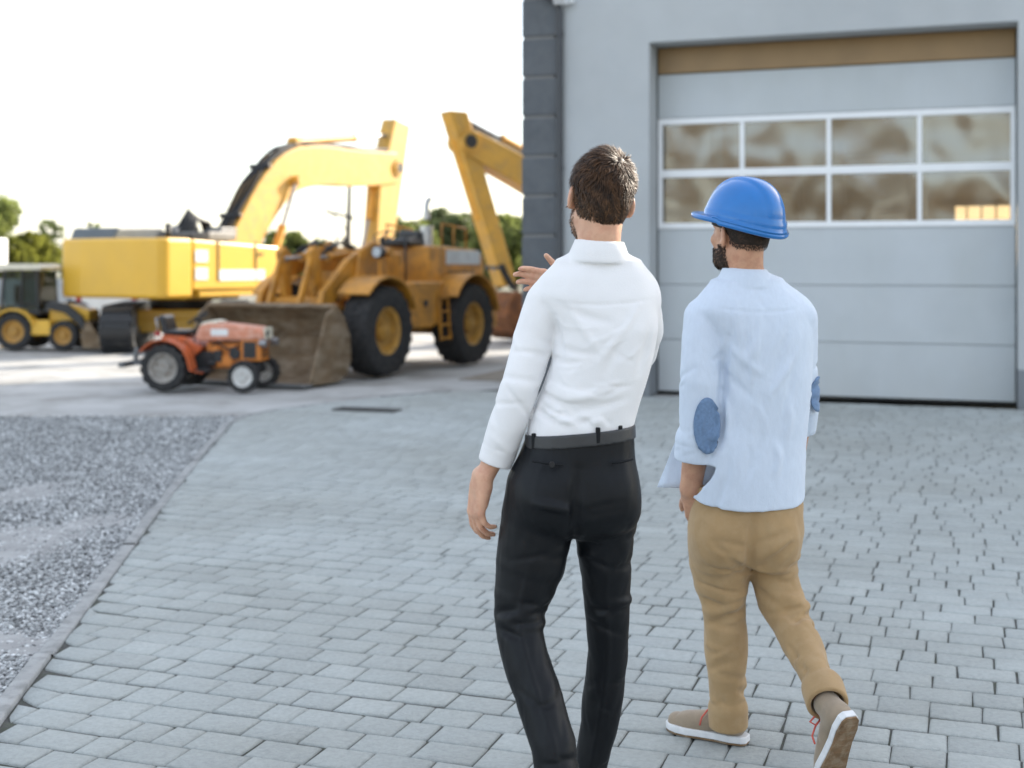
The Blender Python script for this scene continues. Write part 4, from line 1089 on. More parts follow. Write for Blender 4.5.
def clear_glass():
    m=bpy.data.materials.new('clear_glass'); m.use_nodes=True; nt=m.node_tree; N=nt.nodes; L=nt.links
    mix=N.new('ShaderNodeMixShader'); tr=N.new('ShaderNodeBsdfTransparent'); gl=N.new('ShaderNodeBsdfGlossy'); fr=N.new('ShaderNodeFresnel')
    tr.inputs['Color'].default_value=(.40,.47,.47,1); gl.inputs['Roughness'].default_value=.03; fr.inputs['IOR'].default_value=1.5
    L.new(fr.outputs[0],mix.inputs['Fac']); L.new(tr.outputs[0],mix.inputs[1]); L.new(gl.outputs[0],mix.inputs[2]); L.new(mix.outputs[0],N['Material Output'].inputs['Surface']); return m
clear_m=clear_glass()
glass_m=mat('cab_glass',(.10,.115,.12),rough=.08,spec=.8)
amber_m=mat('hyd_orange',(.68,.33,.04),rough=.45,var=.1,vscale=6)

def wheel(parent,c,R,wd,rim_mat,lugs=0,rimr=.55,side=1,dish=.10,yaw=0.,lugh=.03):
    """c centre in the parent's frame; axle along local y; side +1: outer face towards +y"""
    m=MB(); rr=R*rimr; h=wd/2; s=side
    m.lathe([(rr,-h*.75),(rr*1.03,-h*.8),(rr*.95,-h*.6),(rr*.9,h*.2),(rr*.95,h*.72),(rr*1.06,h*.85),(rr*1.04,h*.74),(rr*.90,h*.70),(rr*.86,h*(.7-dish*4)),(rr*.45,h*(.62-dish*4)),(rr*.42,h*(.75-dish*2.)),(rr*.22,h*(.78-dish*2)),(rr*.20,h*(.9-dish*2)),(.001,h*(.92-dish*2))],(0,0,0),'y',36)
    nb=8
    for i in range(nb):
        a=2*PI*i/nb; m.cyl((rr*.33*math.cos(a),h*(.74-dish*2),rr*.33*math.sin(a)),(rr*.33*math.cos(a),h*(.83-dish*2),rr*.33*math.sin(a)),rr*.045,n=6)
    o=m.build('wheel',rim_mat,parent,smooth=True); o.data.set_sharp_from_angle(angle=math.radians(35))
    o.location=c; o.rotation_euler=(0,0,yaw+(0 if s>0 else PI))
    t=MB()
    t.lathe([(rr*1.0,-h*.72),(rr*1.08,-h*.92),(R*.80,-h*1.03),(R*.93,-h*.93),(R-lugh,-h*.72),(R-lugh*.8,0),(R-lugh,h*.72),(R*.93,h*.93),(R*.80,h*1.03),(rr*1.08,h*.92),(rr*1.0,h*.72)],(0,0,0),'y',48)
    if lugs:
        for i in range(lugs):
            for sg in (-1,1):
                a=2*PI*(i+(.25 if sg>0 else .75))/lugs
                def P(rad,an,y): return (rad*math.cos(an),y,rad*math.sin(an))
                da=2*PI/lugs*.22; sk=2*PI/lugs*.55
                y0,y1=sg*h*.05,sg*h*.98; r0,r1=R-lugh*1.2,R; re=R*.915
                vs=[P(r0,a-da,y0),P(r0,a+da,y0),P(r1,a+da*.8,y0),P(r1,a-da*.8,y0),P(re-lugh*.6,a+sk-da,y1),P(re-lugh*.6,a+sk+da,y1),P(re+lugh*.9,a+sk+da*.8,y1),P(re+lugh*.9,a+sk-da*.8,y1)]
                t.add(vs,[(0,1,2,3),(4,7,6,5),(0,4,5,1),(1,5,6,2),(2,6,7,3),(3,7,4,0)])
    to=t.build('tyre',tyre_m,o,smooth=True); to.data.set_sharp_from_angle(angle=math.radians(40))
    return o
def cylinder(name,parent,a,b,r,m=None,frac=.55):
    a=Vector(a);b=Vector(b); mid=a+(b-a)*frac; d=(b-a).normalized()
    k=MB(); k.cyl(a,mid,r,n=16); k.cyl(mid-d*.05,mid+d*.01,r*1.15,n=16); k.cyl(a-d*r,a+d*r*.8,r*1.1,n=12)
    o=k.build(name,m or boom_m,parent,auto=True)
    q=MB(); q.cyl(mid,b,r*.5,n=12); q.cyl(b-d*r*.7,b+d*r*.9,r*.8,n=12); q.build('rod',chrome_m,o,auto=True)
    return o
def thick(cl,th):
    """side outline of a box beam from a centre line and its depth"""
    up=[];lo=[]
    for i,(x,z) in enumerate(cl):
        a=cl[max(i-1,0)]; b=cl[min(i+1,len(cl)-1)]; dx,dz=b[0]-a[0],b[1]-a[1]; l=math.hypot(dx,dz); nx,nz=-dz/l,dx/l
        t=th[i]/2; up.append((x+nx*t,z+nz*t)); lo.append((x-nx*t,z-nz*t))
    return up+lo[::-1]
def fillet(cl,n=3):
    P=[np.array(p,float) for p in cl]; 
    for _ in range(n):
        Q=[P[0]]
        for a,b in zip(P[:-1],P[1:]): Q+=[a*.75+b*.25,a*.25+b*.75]
        Q.append(P[-1]); P=Q
    return [tuple(p) for p in P]

def excavator(loc,heading,track_yaw,boom,bth,stick,sth,label,stickcyl,liftcyl,bucket,rear=1.9,half=1.27,dirty=False,bucket_mat=None):
    yaw=math.atan2(heading[1],heading[0])
    t=empty('excavator',(loc[0],loc[1],0),yaw,label,'excavator','parked excavators')
    bm_=boom_m
    # undercarriage
    Rt=Matrix.Rotation(track_yaw-yaw,3,'Z')
    for sy in (-.95,.95):
        k=MB(); n=64; Lh=1.75; r=.40; w=.48
        path=[]
        for i in range(14): a=PI/2+PI*i/13; path.append((-Lh+r*math.cos(a),r+r*math.sin(a)))
        for i in range(14): a=-PI/2+PI*i/13; path.append((Lh+r*math.cos(a),r+r*math.sin(a)))
        k.prism(path,sy-w/2,sy+w/2)
        L=4*Lh+2*PI*r; N=44
        for i in range(N):
            s_=i/N*L
            if s_<2*Lh: p=(-Lh+s_,2*r); an=0
            elif s_<2*Lh+PI*r: a=PI/2-(s_-2*Lh)/r; p=(Lh+r*math.cos(a),r+r*math.sin(a)); an=a-PI/2
            elif s_<4*Lh+PI*r: p=(Lh-(s_-2*Lh-PI*r),0); an=0
            else: a=-PI/2-(s_-4*Lh-PI*r)/r; p=(-Lh+r*math.cos(a),r+r*math.sin(a)); an=a-PI/2
            k.box((p[0],sy,max(p[1],.02)),(.12,w+.05,.045),Matrix.Rotation(-an,3,'Y'))
        o=k.build('track',dark_m,t); o.data.transform(Rt.to_4x4())
        for xx,rr in ((-Lh,.33),(Lh,.33),(-.9,.16),(-.3,.16),(.3,.16),(.9,.16)):
            zz=r if rr>.2 else .24; q=MB()
            q.lathe([(rr,-w/2-.03),(rr,-w/2-.045),(rr*.8,-w/2-.05),(rr*.75,-w/2-.02),(rr*.3,-w/2-.02),(rr*.28,-w/2-.08),(.001,-w/2-.08)],(xx,sy,zz),'y',24)
            q.lathe([(rr,w/2+.03),(rr,w/2+.045),(rr*.8,w/2+.05),(rr*.75,w/2+.02),(rr*.3,w/2+.02),(rr*.28,w/2+.08),(.001,w/2+.08)],(xx,sy,zz),'y',24)
            q.cyl((xx,sy-w/2-.01,zz),(xx,sy+w/2+.01,zz),rr*.3,n=10)
            qo=q.build('roller',greysteel_m,o); qo.data.transform(Rt.to_4x4())
    k=MB(); k.box((0,0,.55),(1.7,1.5,.32)); 
    for sx in (-1,1): k.box((sx*.7,0,.42),(.35,1.5,.25))
    o=k.build('undercarriage_frame',exc_m,t,bevel=.03); o.data.transform(Rt.to_4x4())
    MB().cyl((0,0,.70),(0,0,.93),.58,n=32).build('slew_ring',dark_m,t,auto=True)
    # superstructure: platform, counterweight, engine hood, side boxes
    zb,zt=.97,2.02
    k=MB(); k.box((.35,0,1.03),(2.5,half*1.9,.14)); k.box((.2,0,.93),(1.6,1.2,.1)); k.build('platform',exc_m,t,bevel=.02)
    k=MB(); pl=[(-rear+.10,-half+.02),(-rear,-half+.16),(-rear-.06,-half*.5),(-rear-.08,0),(-rear-.06,half*.5),(-rear,half-.16),(-rear+.10,half-.02),(-rear+.75,half),(-rear+.75,-half)]
    k.prism(pl,zb-.02,zt,'xy'); k.build('counterweight',exc_m,t,bevel=.06)
    for sy in (-1,1):
        k=MB(); k.prism([(-rear+.76,zb+.12),(1.55,zb+.12),(1.55,zb+.75),(1.35,zt-.12),(-rear+.76,zt-.02)],sy*half-sy*.005,sy*half-sy*.85)
        so=k.build('side_body',exc_m,t,bevel=.035)
        if sy<0:
            for zz in (1.38,1.70): MB().box((-rear+.98,-half-.006,zz),(.34,.014,.22)).build('vent_plate',white_m,so,bevel=.004)
            MB().box((-rear+2.15,-half-.004,1.35),(1.35,.012,.20)).build('pale_stripe',white_m,so,bevel=.004)
            for i in range(2): MB().box((-rear+1.45+i*1.1,-half-.006,1.62),(.03,.014,.75)).build('door_seam',dark_m,so)
            MB().box((-rear+2.7,-half-.012,1.75),(.12,.03,.04)).build('handle',dark_m,so)
    k=MB(); k.prism([(-rear+.25,zt+.0),(-rear+.35,zt+.20),(-rear+1.5,zt+.24),(-rear+1.75,zt+.0)],.12,half-.05); k.build('engine_hood',hood_m,t,bevel=.03)
    k=MB(); k.box((-rear+2.15,-.1,zt+.07),(.8,1.4,.16)); k.cyl((-rear+2.0,.35,zt+.1),(-rear+2.6,.3,zt+.24),.16,n=18); k.box((-rear+2.55,-.45,zt+.16),(.5,.35,.18)); k.build('filter_housing',greysteel_m,t,bevel=.02)
    k=MB(); k.cyl((-rear+1.2,-.3,zt-.05),(-rear+1.2,-.3,zt+.3),.06,n=12); k.build('exhaust',dark_m,t,smooth=True)
    k=MB()
    for i in range(5): k.tube([(-.2+i*.05,-.35+.16*i,zt-.02),(.1+i*.1,-.3+.14*i,zt+.40+.05*i),(.55+i*.06,-.2+.09*i,zt+.35),(.95,-.15+.07*i,zt-.15)],.035,8)
    k.build('hydraulic_hose',hose_m,t,smooth=True)
    # boom
    cl=fillet(boom,2); th=np.interp(np.linspace(0,1,len(cl)),np.linspace(0,1,len(bth)),bth)
    k=MB(); k.prism(thick(cl,th),-.24,.24); 
    bo=k.build('boom',bm_,t,bevel=.025)
    k=MB(); top=thick(cl,[v+.10 for v in th])[:len(cl)]
    for i in range(4): k.tube([(x,-.16+.1*i,z+.03*math.sin(j*1.3+i)) for j,(x,z) in enumerate(top)],.030,8)
    n3=int(len(top)*.42)
    for x,z in (top[3],top[n3//2+1],top[n3]): k.box((x,0,z),(.10,.5,.10))
    k.build('boom_hose',hose_m,bo,smooth=True)
    k=MB(); hw=int(len(cl)*.42)
    for j in range(2,hw,1): pass
    for (x,z) in (cl[0],cl[-1]): MB().cyl((x,-.32,z),(x,.32,z),.13,n=18).build('pivot_pin',dark_m,bo,auto=True)
    for sy in (-.38,.38): cylinder('lift_cylinder',t,(liftcyl[0][0],sy,liftcyl[0][1]),(liftcyl[1][0],sy*.85,liftcyl[1][1]),.085,amber_m,.52)
    k=MB(); lx,lz=liftcyl[1]; k.cyl((lx,-.44,lz),(lx,.44,lz),.10,n=16); k.build('cylinder_pin',boom_m,bo,auto=True)
    # stick
    k=MB(); k.prism(stick,-.20,.20); st=k.build('stick',bm_,t,bevel=.03)
    q=MB(); q.tube([(stick[0][0]-.05+.0*i,-.24,stick[0][1]-.3) for i in range(2)]+[((stick[0][0]+stick[-1][0])/2-.3,-.26,(stick[0][1]+stick[-1][1])/2-.6),(stick[1][0]-.5,-.24,stick[1][1]+.8)],.025,8); q.build('stick_hose',hose_m,st,smooth=True)
    k=MB(); k.prism([(stickcyl[0][0]-.18,stickcyl[0][1]-.55),(stickcyl[0][0]+.30,stickcyl[0][1]-.45),(stickcyl[0][0]+.10,stickcyl[0][1]+.08),(stickcyl[0][0]-.08,stickcyl[0][1]+.08)],-.13,.13); k.build('cylinder_bracket',bm_,bo,bevel=.015)
    cylinder('stick_cylinder',t,(stickcyl[0][0],0,stickcyl[0][1]),(stickcyl[1][0],0,stickcyl[1][1]),.095,amber_m,.58)
    MB().cyl((boom[-1][0]-.02,-.30,boom[-1][1]),(boom[-1][0]-.02,.30,boom[-1][1]),.20,n=20).build('pivot_plate',bm_,st,auto=True)
    cylinder('bucket_cylinder',t,(sth[0][0],0,sth[0][1]),(sth[1][0],0,sth[1][1]),.075,amber_m,.6)
    # linkage and bucket
    k=MB(); (bx,bz),sc=bucket,1.0
    for sy in (-.22,.22): k.bar((sth[1][0],sy,sth[1][1]),(bx-.05,sy,bz+.05),.05,.12); k.bar((sth[1][0],sy,sth[1][1]),(stick[2][0],sy,stick[2][1]+.3),.05,.12)
    k.cyl((sth[1][0],-.3,sth[1][1]),(sth[1][0],.3,sth[1][1]),.06,n=12); k.build('bucket_link',dark_m,t,bevel=.01)
    out=[(0,0),(.15,-.05),(.28,-.25),(.30,-.50),(.18,-.78),(-.08,-.95),(-.42,-.98),(-.78,-.86)]
    inn=[(-.76,-.82),(-.42,-.92),(-.08,-.89),(.13,-.74),(.24,-.5),(.22,-.27),(.10,-.10),(0,-.06)]
    k=MB(); k.prism([(bx+x*sc,bz+z*sc) for x,z in out+inn],-.48,.48)
    sidep=[(0,0),(.15,-.05),(.28,-.25),(.30,-.50),(.18,-.78),(-.08,-.95),(-.42,-.98),(-.78,-.86),(-.45,-.45)]
    for sy in (-1,1): k.prism([(bx+x,bz+z) for x,z in sidep],sy*.48,sy*.51)
    bo2=k.build('bucket',bucket_mat or rustb_m,t)
    k=MB()
    for i in range(5): y=-.42+i*.21; k.prism([(bx-.70,bz-.82),(bx-.72,bz-.90),(bx-1.0,bz-.80)],y-.04,y+.04)
    k.build('bucket_teeth',greysteel_m,bo2)
    return t

h1=np.array([.45,.893]); h1/=np.linalg.norm(h1)
excavator((-6.35,24.77),h1,math.radians(100),
    [(1.0,1.15),(1.75,2.15),(2.45,3.0),(3.2,3.58),(4.3,3.76),(5.8,3.76),(7.5,3.9)],[.7,.82,.88,.90,.88,.82,.72],
    [(7.45,5.10),(8.15,5.0),(7.05,.95),(6.45,1.05),(6.75,3.4)],[(7.1,4.2),(6.15,1.6)],
    'large yellow excavator parked tail-on behind the orange tractor, boom raised away',
    [(3.6,4.22),(7.6,4.72)],[(2.15,1.25),(3.25,3.35)],(6.4,1.12))
h2=np.array([-.82,-.57]); h2/=np.linalg.norm(h2)
excavator((3.15,27.9),h2,math.atan2(h2[1],h2[0]),
    [(.9,1.15),(1.45,2.05),(2.35,2.78),(3.5,3.33),(5.0,3.92)],[.6,.68,.66,.58,.50],
    [(5.0,4.50),(5.42,4.50),(4.15,1.1),(3.85,1.2),(4.55,3.2)],[(5.15,3.9),(4.25,1.5)],
    'second excavator mostly hidden by the workshop, its arm folded down to a rusty bucket',
    [(2.7,3.50),(5.1,4.42)],[(1.25,1.2),(2.4,2.5)],(4.0,1.02))

# ---------------- wheel loader
def wheel_loader():
    h=np.array([-.45,-.89]); yaw=math.atan2(h[1],h[0])
    t=empty('wheel_loader',(-1.97,19.23,0),yaw,'ochre wheel loader without a cab, worn bucket lowered to the ground','wheel loader')
    R=.635
    for sx in (1.23,-1.23):
        for sy in (-1,1): wheel(t,(sx,sy*.74,R),R,.44,rim_y,lugs=20,rimr=.50,side=sy,dish=.08,lugh=.025)
    # chassis
    k=MB(); k.box((-1.1,0,.72),(2.3,.75,.40)); k.box((-1.23,0,.62),(.35,1.2,.3)); k.box((-2.25,0,.85),(.25,1.5,.65)); k.build('rear_frame',load_m,t,bevel=.03)
    k=MB(); k.box((.85,0,.75),(1.5,.7,.45)); k.box((1.23,0,.62),(.35,1.2,.3)); k.prism([(.35,.95),(1.35,.95),(1.15,1.75),(.75,1.9),(.45,1.75)],-.42,-.36); k.prism([(.35,.95),(1.35,.95),(1.15,1.75),(.75,1.9),(.45,1.75)],.36,.42); k.box((.85,0,1.2),(.5,.7,.5)); k.build('front_frame',load_m,t,bevel=.025)
    k=MB(); k.cyl((0,0,.55),(0,0,1.05),.11,n=16); k.box((-.05,0,.8),(.3,.4,.2)); k.build('articulation_joint',dark_m,t,auto=True)
    # engine hood and the low operator platform
    k=MB(); k.prism([(-2.35,1.0),(-2.35,1.62),(-2.2,1.78),(-.95,1.84),(-.95,1.0)],-.52,.52); ho=k.build('engine_hood',load_m,t,bevel=.05)
    for sy in (-1,1):
        MB().box((-1.62,sy*.523,1.66),(1.1,.012,.22)).build('pale_stripe',decal_m,ho,bevel=.003)
        q=MB(); 
        for i in range(7): q.box((-1.2-i*.12,sy*.523,1.28),(.07,.012,.34))
        q.build('hood_louvre',dark_m,ho)
        q=MB(); q.tube([(-.98,sy*.5,1.84),(-.98,sy*.5,2.18),(-1.75,sy*.5,2.12),(-1.75,sy*.5,1.80)],.018,8); q.tube([(-1.35,sy*.5,1.83),(-1.35,sy*.5,2.15)],.015,8); q.build('hand_rail',load_m,ho,smooth=True)
    k=MB(); k.box((-2.37,0,1.3),(.05,.8,.6)); 
    k.build('radiator_grille',dark_m,ho)
    k=MB(); k.cyl((-1.02,.2,1.8),(-1.02,.2,2.15),.10,n=16); k.cyl((-1.02,.2,2.25),(-1.02,.2,2.36),.055,n=14); k.tube([(-1.02,.2,2.34),(-1.02,.2,2.46),(-1.06,.2,2.54),(-1.12,.2,2.57)],.045,12); k.build('exhaust_stack',mat('exhaust_silver',(.55,.55,.54),rough=.35,metal=.6,var=.15,vscale=10),ho,auto=True)
    k=MB(); k.box((-.45,.0,1.12),(.98,1.28,.12)); k.box((-.45,.60,1.02),(.9,.14,.55)); k.box((-.45,-.60,1.02),(.9,.14,.55)); k.prism([(-.05,1.15),(.02,1.72),(.14,1.72),(.12,1.15)],-.4,.4); k.box((-.75,0,1.5),(.42,1.1,.66)); k.build('operator_platform',load_m,t,bevel=.03)
    k=MB(); k.box((-.62,0,1.88),(.48,.5,.12)); k.box((-.86,0,1.99),(.10,.40,.16)); k.build('seat',seat_m,t,bevel=.04)
    k=MB(); k.lathe([(.17,-.012),(.182,0),(.17,.012),(.158,0),(.17,-.012)],(0,0,0),'z',24); k.box((0,0,0),(.33,.03,.012)); 
    so=k.build('steering_wheel',dark_m,t,smooth=True); so.location=(-.12,0,1.98); so.rotation_euler=(0,.45,0)
    MB().tube([(.05,0,1.7),(-.1,0,1.96)],.03,8).build('steering_column',dark_m,t)
    # fenders
    def fender(cx,sy,a0,a1,rad,w0,w1,name='fender'):
        k=MB(); n=14; P=[]
        for i in range(n+1): a=a0+(a1-a0)*i/n; P.append((cx+rad*math.cos(a),R+rad*math.sin(a)))
        Qq=[(cx+(rad-.03)*math.cos(a0+(a1-a0)*(n-i)/n),R+(rad-.03)*math.sin(a0+(a1-a0)*(n-i)/n)) for i in range(n+1)]
        k.prism(P+Qq,sy*w0,sy*w1); return k.build(name,load_m,t,auto=True)
    for sy in (-1,1):
        fender(1.23,sy,.75,2.75,.76,.46,.97); fender(-1.23,sy,.6,2.9,.78,.46,.99)
        k=MB(); k.prism([(.32,.62),(.52,.62),(.62,1.12),(.42,1.30),(-.42,1.30),(-.50,.70),(-.2,.62)],sy*.56,sy*.80); k.build('side_tank',load_m,t,bevel=.03)
        MB().cyl((.02,sy*.80,.98),(.02,sy*.815,.98),.055,n=16).build('tank_cap',dark_m,t)
        k=MB(); 
        for x in (-.62,-.34): k.bar((x,sy*.86,.42),(x,sy*.80,1.15),.03,.03)
        for i in range(4): k.box((-.48,sy*(.86-.013*i),.45+.2*i),(.28,.05,.03))
        k.build('ladder',load_m,t)
        k=MB(); k.tube([(.25,sy*.6,1.3),(.25,sy*.6,1.95),(-.02,sy*.6,1.95)],.016,8); k.build('grab_rail',dark_m,t,smooth=True)
        k=MB(); k.bar((.95,sy*.62,1.35),(.95,sy*.62,1.68),.05,.05); k.build('lamp_bracket',load_m,t)
        k=MB(); k.cyl((.93,sy*.62,1.72),(1.05,sy*.62,1.72),.085,n=18); lo=k.build('headlight',dark_m,t,auto=True); MB().cyl((1.05,sy*.62,1.72),(1.056,sy*.62,1.72),.07,n=18).build('lens',decal_m,lo)
    # lift arms
    y0=-.2
    for sy in (-1,1):
        k=MB(); k.prism([(.55,1.72),(.72,1.88),(1.35,1.62),(1.95,1.18),(2.10,.66),(2.09,.30),(1.92,.30),(1.85,.66),(1.75,.98),(1.2,1.38),(.62,1.55)],y0+sy*.46,y0+sy*.56); k.build('lift_arm',load_m,t,bevel=.02)
        cylinder('lift_cylinder',t,(.75,y0+sy*.36,.95),(1.75,y0+sy*.40,1.12),.06,load_m,.6)
        cylinder('tilt_cylinder',t,(.8,y0+sy*.22,1.70),(1.75,y0+sy*.22,1.62),.055,load_m,.6)
        k=MB(); k.prism([(1.62,1.05),(1.75,1.05),(1.88,1.72),(1.78,1.80),(1.66,1.72)],y0+sy*.20,y0+sy*.30); k.build('tilt_lever',load_m,t,bevel=.015)
        k=MB(); k.bar((1.80,y0+sy*.25,1.66),(2.14,y0+sy*.25,.86),.06,.09); k.build('bucket_link',load_m,t,bevel=.01)
        k=MB()
        for i in range(3): k.tube([(.7,y0+sy*(.15+.05*i),1.75),(1.0,y0+sy*(.18+.04*i),1.86+.02*i),(1.35,y0+sy*.22,1.80-.03*i),(1.55,y0+sy*.25,1.68)],.016,8)
        k.build('hydraulic_hose',hose_m,t,smooth=True)
    k=MB(); k.cyl((1.72,y0-.5,1.02),(1.72,y0+.5,1.02),.09,n=16); k.cyl((.66,-.62,1.72),(.66,.62,1.72),.07,n=16); k.build('cross_tube',load_m,t,auto=True)
    # bucket
    bx=2.05; yl,yr=-1.20,.84
    prof=[(.95,.02),(.30,.02),(.10,.10),(.0,.30),(.02,.60),(.16,.86),(.34,1.02)]
    inn=[(.36,.98),(.20,.82),(.07,.58),(.05,.32),(.14,.14),(.31,.065),(.95,.045)]
    k=MB(); k.prism([(bx+x,z) for x,z in prof+inn],yl,yr); bo=k.build('bucket',bucket_m,t)
    for y in (yl,yr):
        k=MB(); s=1 if y>0 else -1; k.prism([(bx+x,z) for x,z in prof]+[(bx+.56,.90),(bx+.86,.20)],y+s*.002,y+s*.035); k.build('end_plate',bucket_m,bo,bevel=.008)
    k=MB(); k.box((bx+.99,(yl+yr)/2,.025),(.22,yr-yl+.1,.035)); k.build('cutting_edge',greysteel_m,bo,bevel=.006)
    k=MB(); k.box((bx+.36,(yl+yr)/2,1.0),(.07,yr-yl+.05,.05),Matrix.Rotation(.5,3,'Y')); k.build('top_lip',bucket_m,bo,bevel=.01)
    k=MB()
    for y in (y0-.5,y0-.25,y0+.25,y0+.5): k.prism([(bx-.06,.25),(bx+.01,.22),(bx+.0,.45),(bx+.1,.82),(bx+.04,.86),(bx-.1,.45)],y-.03,y+.03)
    k.build('hinge_lug',bucket_m,bo)
    return t
wheel_loader()

# ---------------- compact tractor
def compact_tractor():
    ax=np.array([.14,.99]); hd=np.array([.99,-.14])
    # near rear wheel outer face centre at (-4.255,15.64)
    yaw=math.atan2(hd[1],hd[0])
    org=np.array([-4.235,15.66])+ax*.43
    t=empty('compact_tractor',(org[0],org[1],0),yaw,'small orange compact tractor with a black seat in front of the loader bucket','tractor')
    Rr=.292; Rf=.195; wb=1.0
    for sy in (-1,1):
        wheel(t,(0,sy*.37,Rr),Rr,.19,rim_g,lugs=14,rimr=.60,side=sy,dish=.12,lugh=.022)
        wheel(t,(wb,sy*.38,Rf),Rf,.13,rim_w,lugs=13,rimr=.62,side=sy,dish=.05,lugh=.016)
    k=MB(); k.box((.0,0,.30),(.34,.42,.26)); k.cyl((0,-.30,Rr),(0,.30,Rr),.06,n=14); k.prism([(-.15,.2),(.35,.22),(.52,.30),(.52,.48),(-.1,.46)],-.12,.12); k.build('transmission',dark_m,t,bevel=.02)
    k=MB(); k.prism([(.42,.27),(.88,.27),(.88,.58),(.42,.58)],-.10,.10); k.box((.66,-.11,.36),(.22,.05,.12)); k.cyl((.55,-.11,.50),(.55,-.15,.50),.05,n=14); k.box((.74,-.115,.52),(.16,.04,.07)); k.build('engine',orange2_m,t,bevel=.012)
    k=MB(); k.cyl((.80,-.13,.45),(.80,-.15,.45),.07,n=20); k.box((.58,-.125,.42),(.10,.06,.14)); k.tube([(.5,-.12,.55),(.6,-.16,.58),(.72,-.15,.50),(.86,-.12,.55)],.012,8); k.cyl((.47,-.14,.33),(.56,-.14,.33),.04,n=12); k.build('engine_fitting',dark_m,t,bevel=.004)
    k=MB(); k.box((wb,0,.24),(.10,.62,.08)); k.box((.95,0,.30),(.30,.18,.10)); k.build('front_axle',dark_m,t,bevel=.01)
    k=MB(); k.prism([(.88,.36),(1.14,.36),(1.14,.66),(.88,.66)],-.17,.17); k.build('front_cowl',orange2_m,t,bevel=.02)
    k=MB(); 
    for i in range(5): k.box((1.145,0,.42+i*.045),(.012,.26,.02))
    k.box((1.0,-.172,.50),(.16,.012,.20)); k.build('side_screen',dark_m,t)
    k=MB(); k.prism([(.30,.66),(.36,.80),(.50,.835),(1.08,.78),(1.18,.72),(1.18,.62),(.34,.60)],-.19,.19); ho=k.build('hood',faded_m,t,bevel=.035)
    k=MB(); k.prism([(.34,.79),(.40,.835),(.52,.86),(.60,.845),(.56,.80)],-.17,.17); k.build('dash_panel',cream_m,ho,bevel=.02)
    k=MB(); k.box((1.175,0,.70),(.02,.30,.14)); k.build('grille',cream_m,ho,bevel=.008)
    k=MB(); k.cyl((1.183,-.05,.70),(1.19,-.05,.70),.045,n=16); k.build('grille_badge',dark_m,ho)
    for sy in (-1,1): MB().box((.62,sy*.192,.715),(.22,.008,.085)).build('side_plate',white_m,ho,bevel=.003)
    for sy in (-1,1):
        k=MB(); k.cyl((1.15,sy*.22,.585),(1.23,sy*.22,.585),.045,n=16); k.bar((1.1,sy*.17,.585),(1.18,sy*.22,.585),.02,.02); k.build('headlight',chrome_m,t,auto=True)
    # fenders
    for sy in (-1,1):
        k=MB(); n=14; rad=Rr+.055; a0,a1=.35,2.55
        P=[(rad*math.cos(a0+(a1-a0)*i/n),Rr+rad*math.sin(a0+(a1-a0)*i/n)) for i in range(n+1)]
        P=[(rad+.16,Rr-.06),(rad+.02,Rr-.03)]+P
        Qq=[(x*.955,Rr+(z-Rr)*.955) for x,z in P[::-1]]
        k.prism(P+Qq,sy*.26,sy*.48); k.prism([(x*.97,Rr+(z-Rr)*.97) for x,z in P[2:]]+[(-.1,Rr),(.2,Rr)],sy*.26,sy*.275); k.build('fender',orange_m,t,auto=True)
        k=MB(); k.box((.42,sy*.30,.26),(.30,.20,.025)); k.bar((.42,sy*.12,.26),(.42,sy*.30,.255),.05,.03); k.build('footboard',dark_m,t)
        k=MB(); k.box((-.10,sy*.36,.70),(.07,.05,.06)); k.build('tail_lamp',mat('lamp_red',(.3,.02,.02),rough=.3),t,bevel=.01)
    k=MB(); k.prism([(-.16,.50),(.30,.42),(.40,.52),(.16,.66),(-.12,.68)],-.20,.20); k.build('seat_deck',orange_m,t,bevel=.02)
    k=MB(); k.box((.04,0,.705),(.32,.36,.07)); se=k.build('seat',seat_m,t,bevel=.03)
    k=MB(); k.box((-.12,0,.80),(.09,.36,.24),Matrix.Rotation(-.25,3,'Y')); k.build('backrest',seat_m,se,bevel=.04)
    k=MB(); k.tube([(-.17,-.17,.70),(-.20,-.18,.88),(-.20,.18,.88),(-.17,.17,.70)],.015,8); k.build('seat_rail',chrome_m,se,smooth=True)
    k=MB(); k.lathe([(.14,-.009),(.15,0),(.14,.009),(.131,0),(.14,-.009)],(0,0,0),'z',28); k.box((0,0,-.005),(.27,.025,.01)); k.box((0,0,-.005),(.025,.27,.01)); sw=k.build('steering_wheel',dark_m,t,smooth=True); sw.location=(.27,0,.88); sw.rotation_euler=(0,-.55,0)
    MB().tube([(.40,0,.72),(.27,0,.875)],.018,8).build('steering_column',dark_m,t)
    k=MB(); k.tube([(.30,-.14,.45),(.28,-.16,.72)],.009,6); k.cyl((.28,-.16,.72),(.279,-.161,.76),.018,n=10); k.build('gear_lever',dark_m,t)
    # hitch arms at the rear
    for sy in (-1,1):
        k=MB(); k.bar((-.12,sy*.16,.28),(-.52,sy*.20,.34),.03,.05); k.bar((-.18,sy*.16,.52),(-.40,sy*.19,.33),.02,.025); k.build('hitch_arm',greysteel_m,t)
    k=MB(); k.bar((-.12,0,.50),(-.50,0,.44),.03,.04); k.build('top_link',greysteel_m,t)
    # mounted implement
    k=MB(); k.bar((-.55,-.42,.32),(-.55,.42,.32),.07,.07); k.bar((-.55,0,.32),(-.53,0,.50),.05,.05); k.build('rear_implement',greysteel_m,t,bevel=.008)
    return t
compact_tractor()

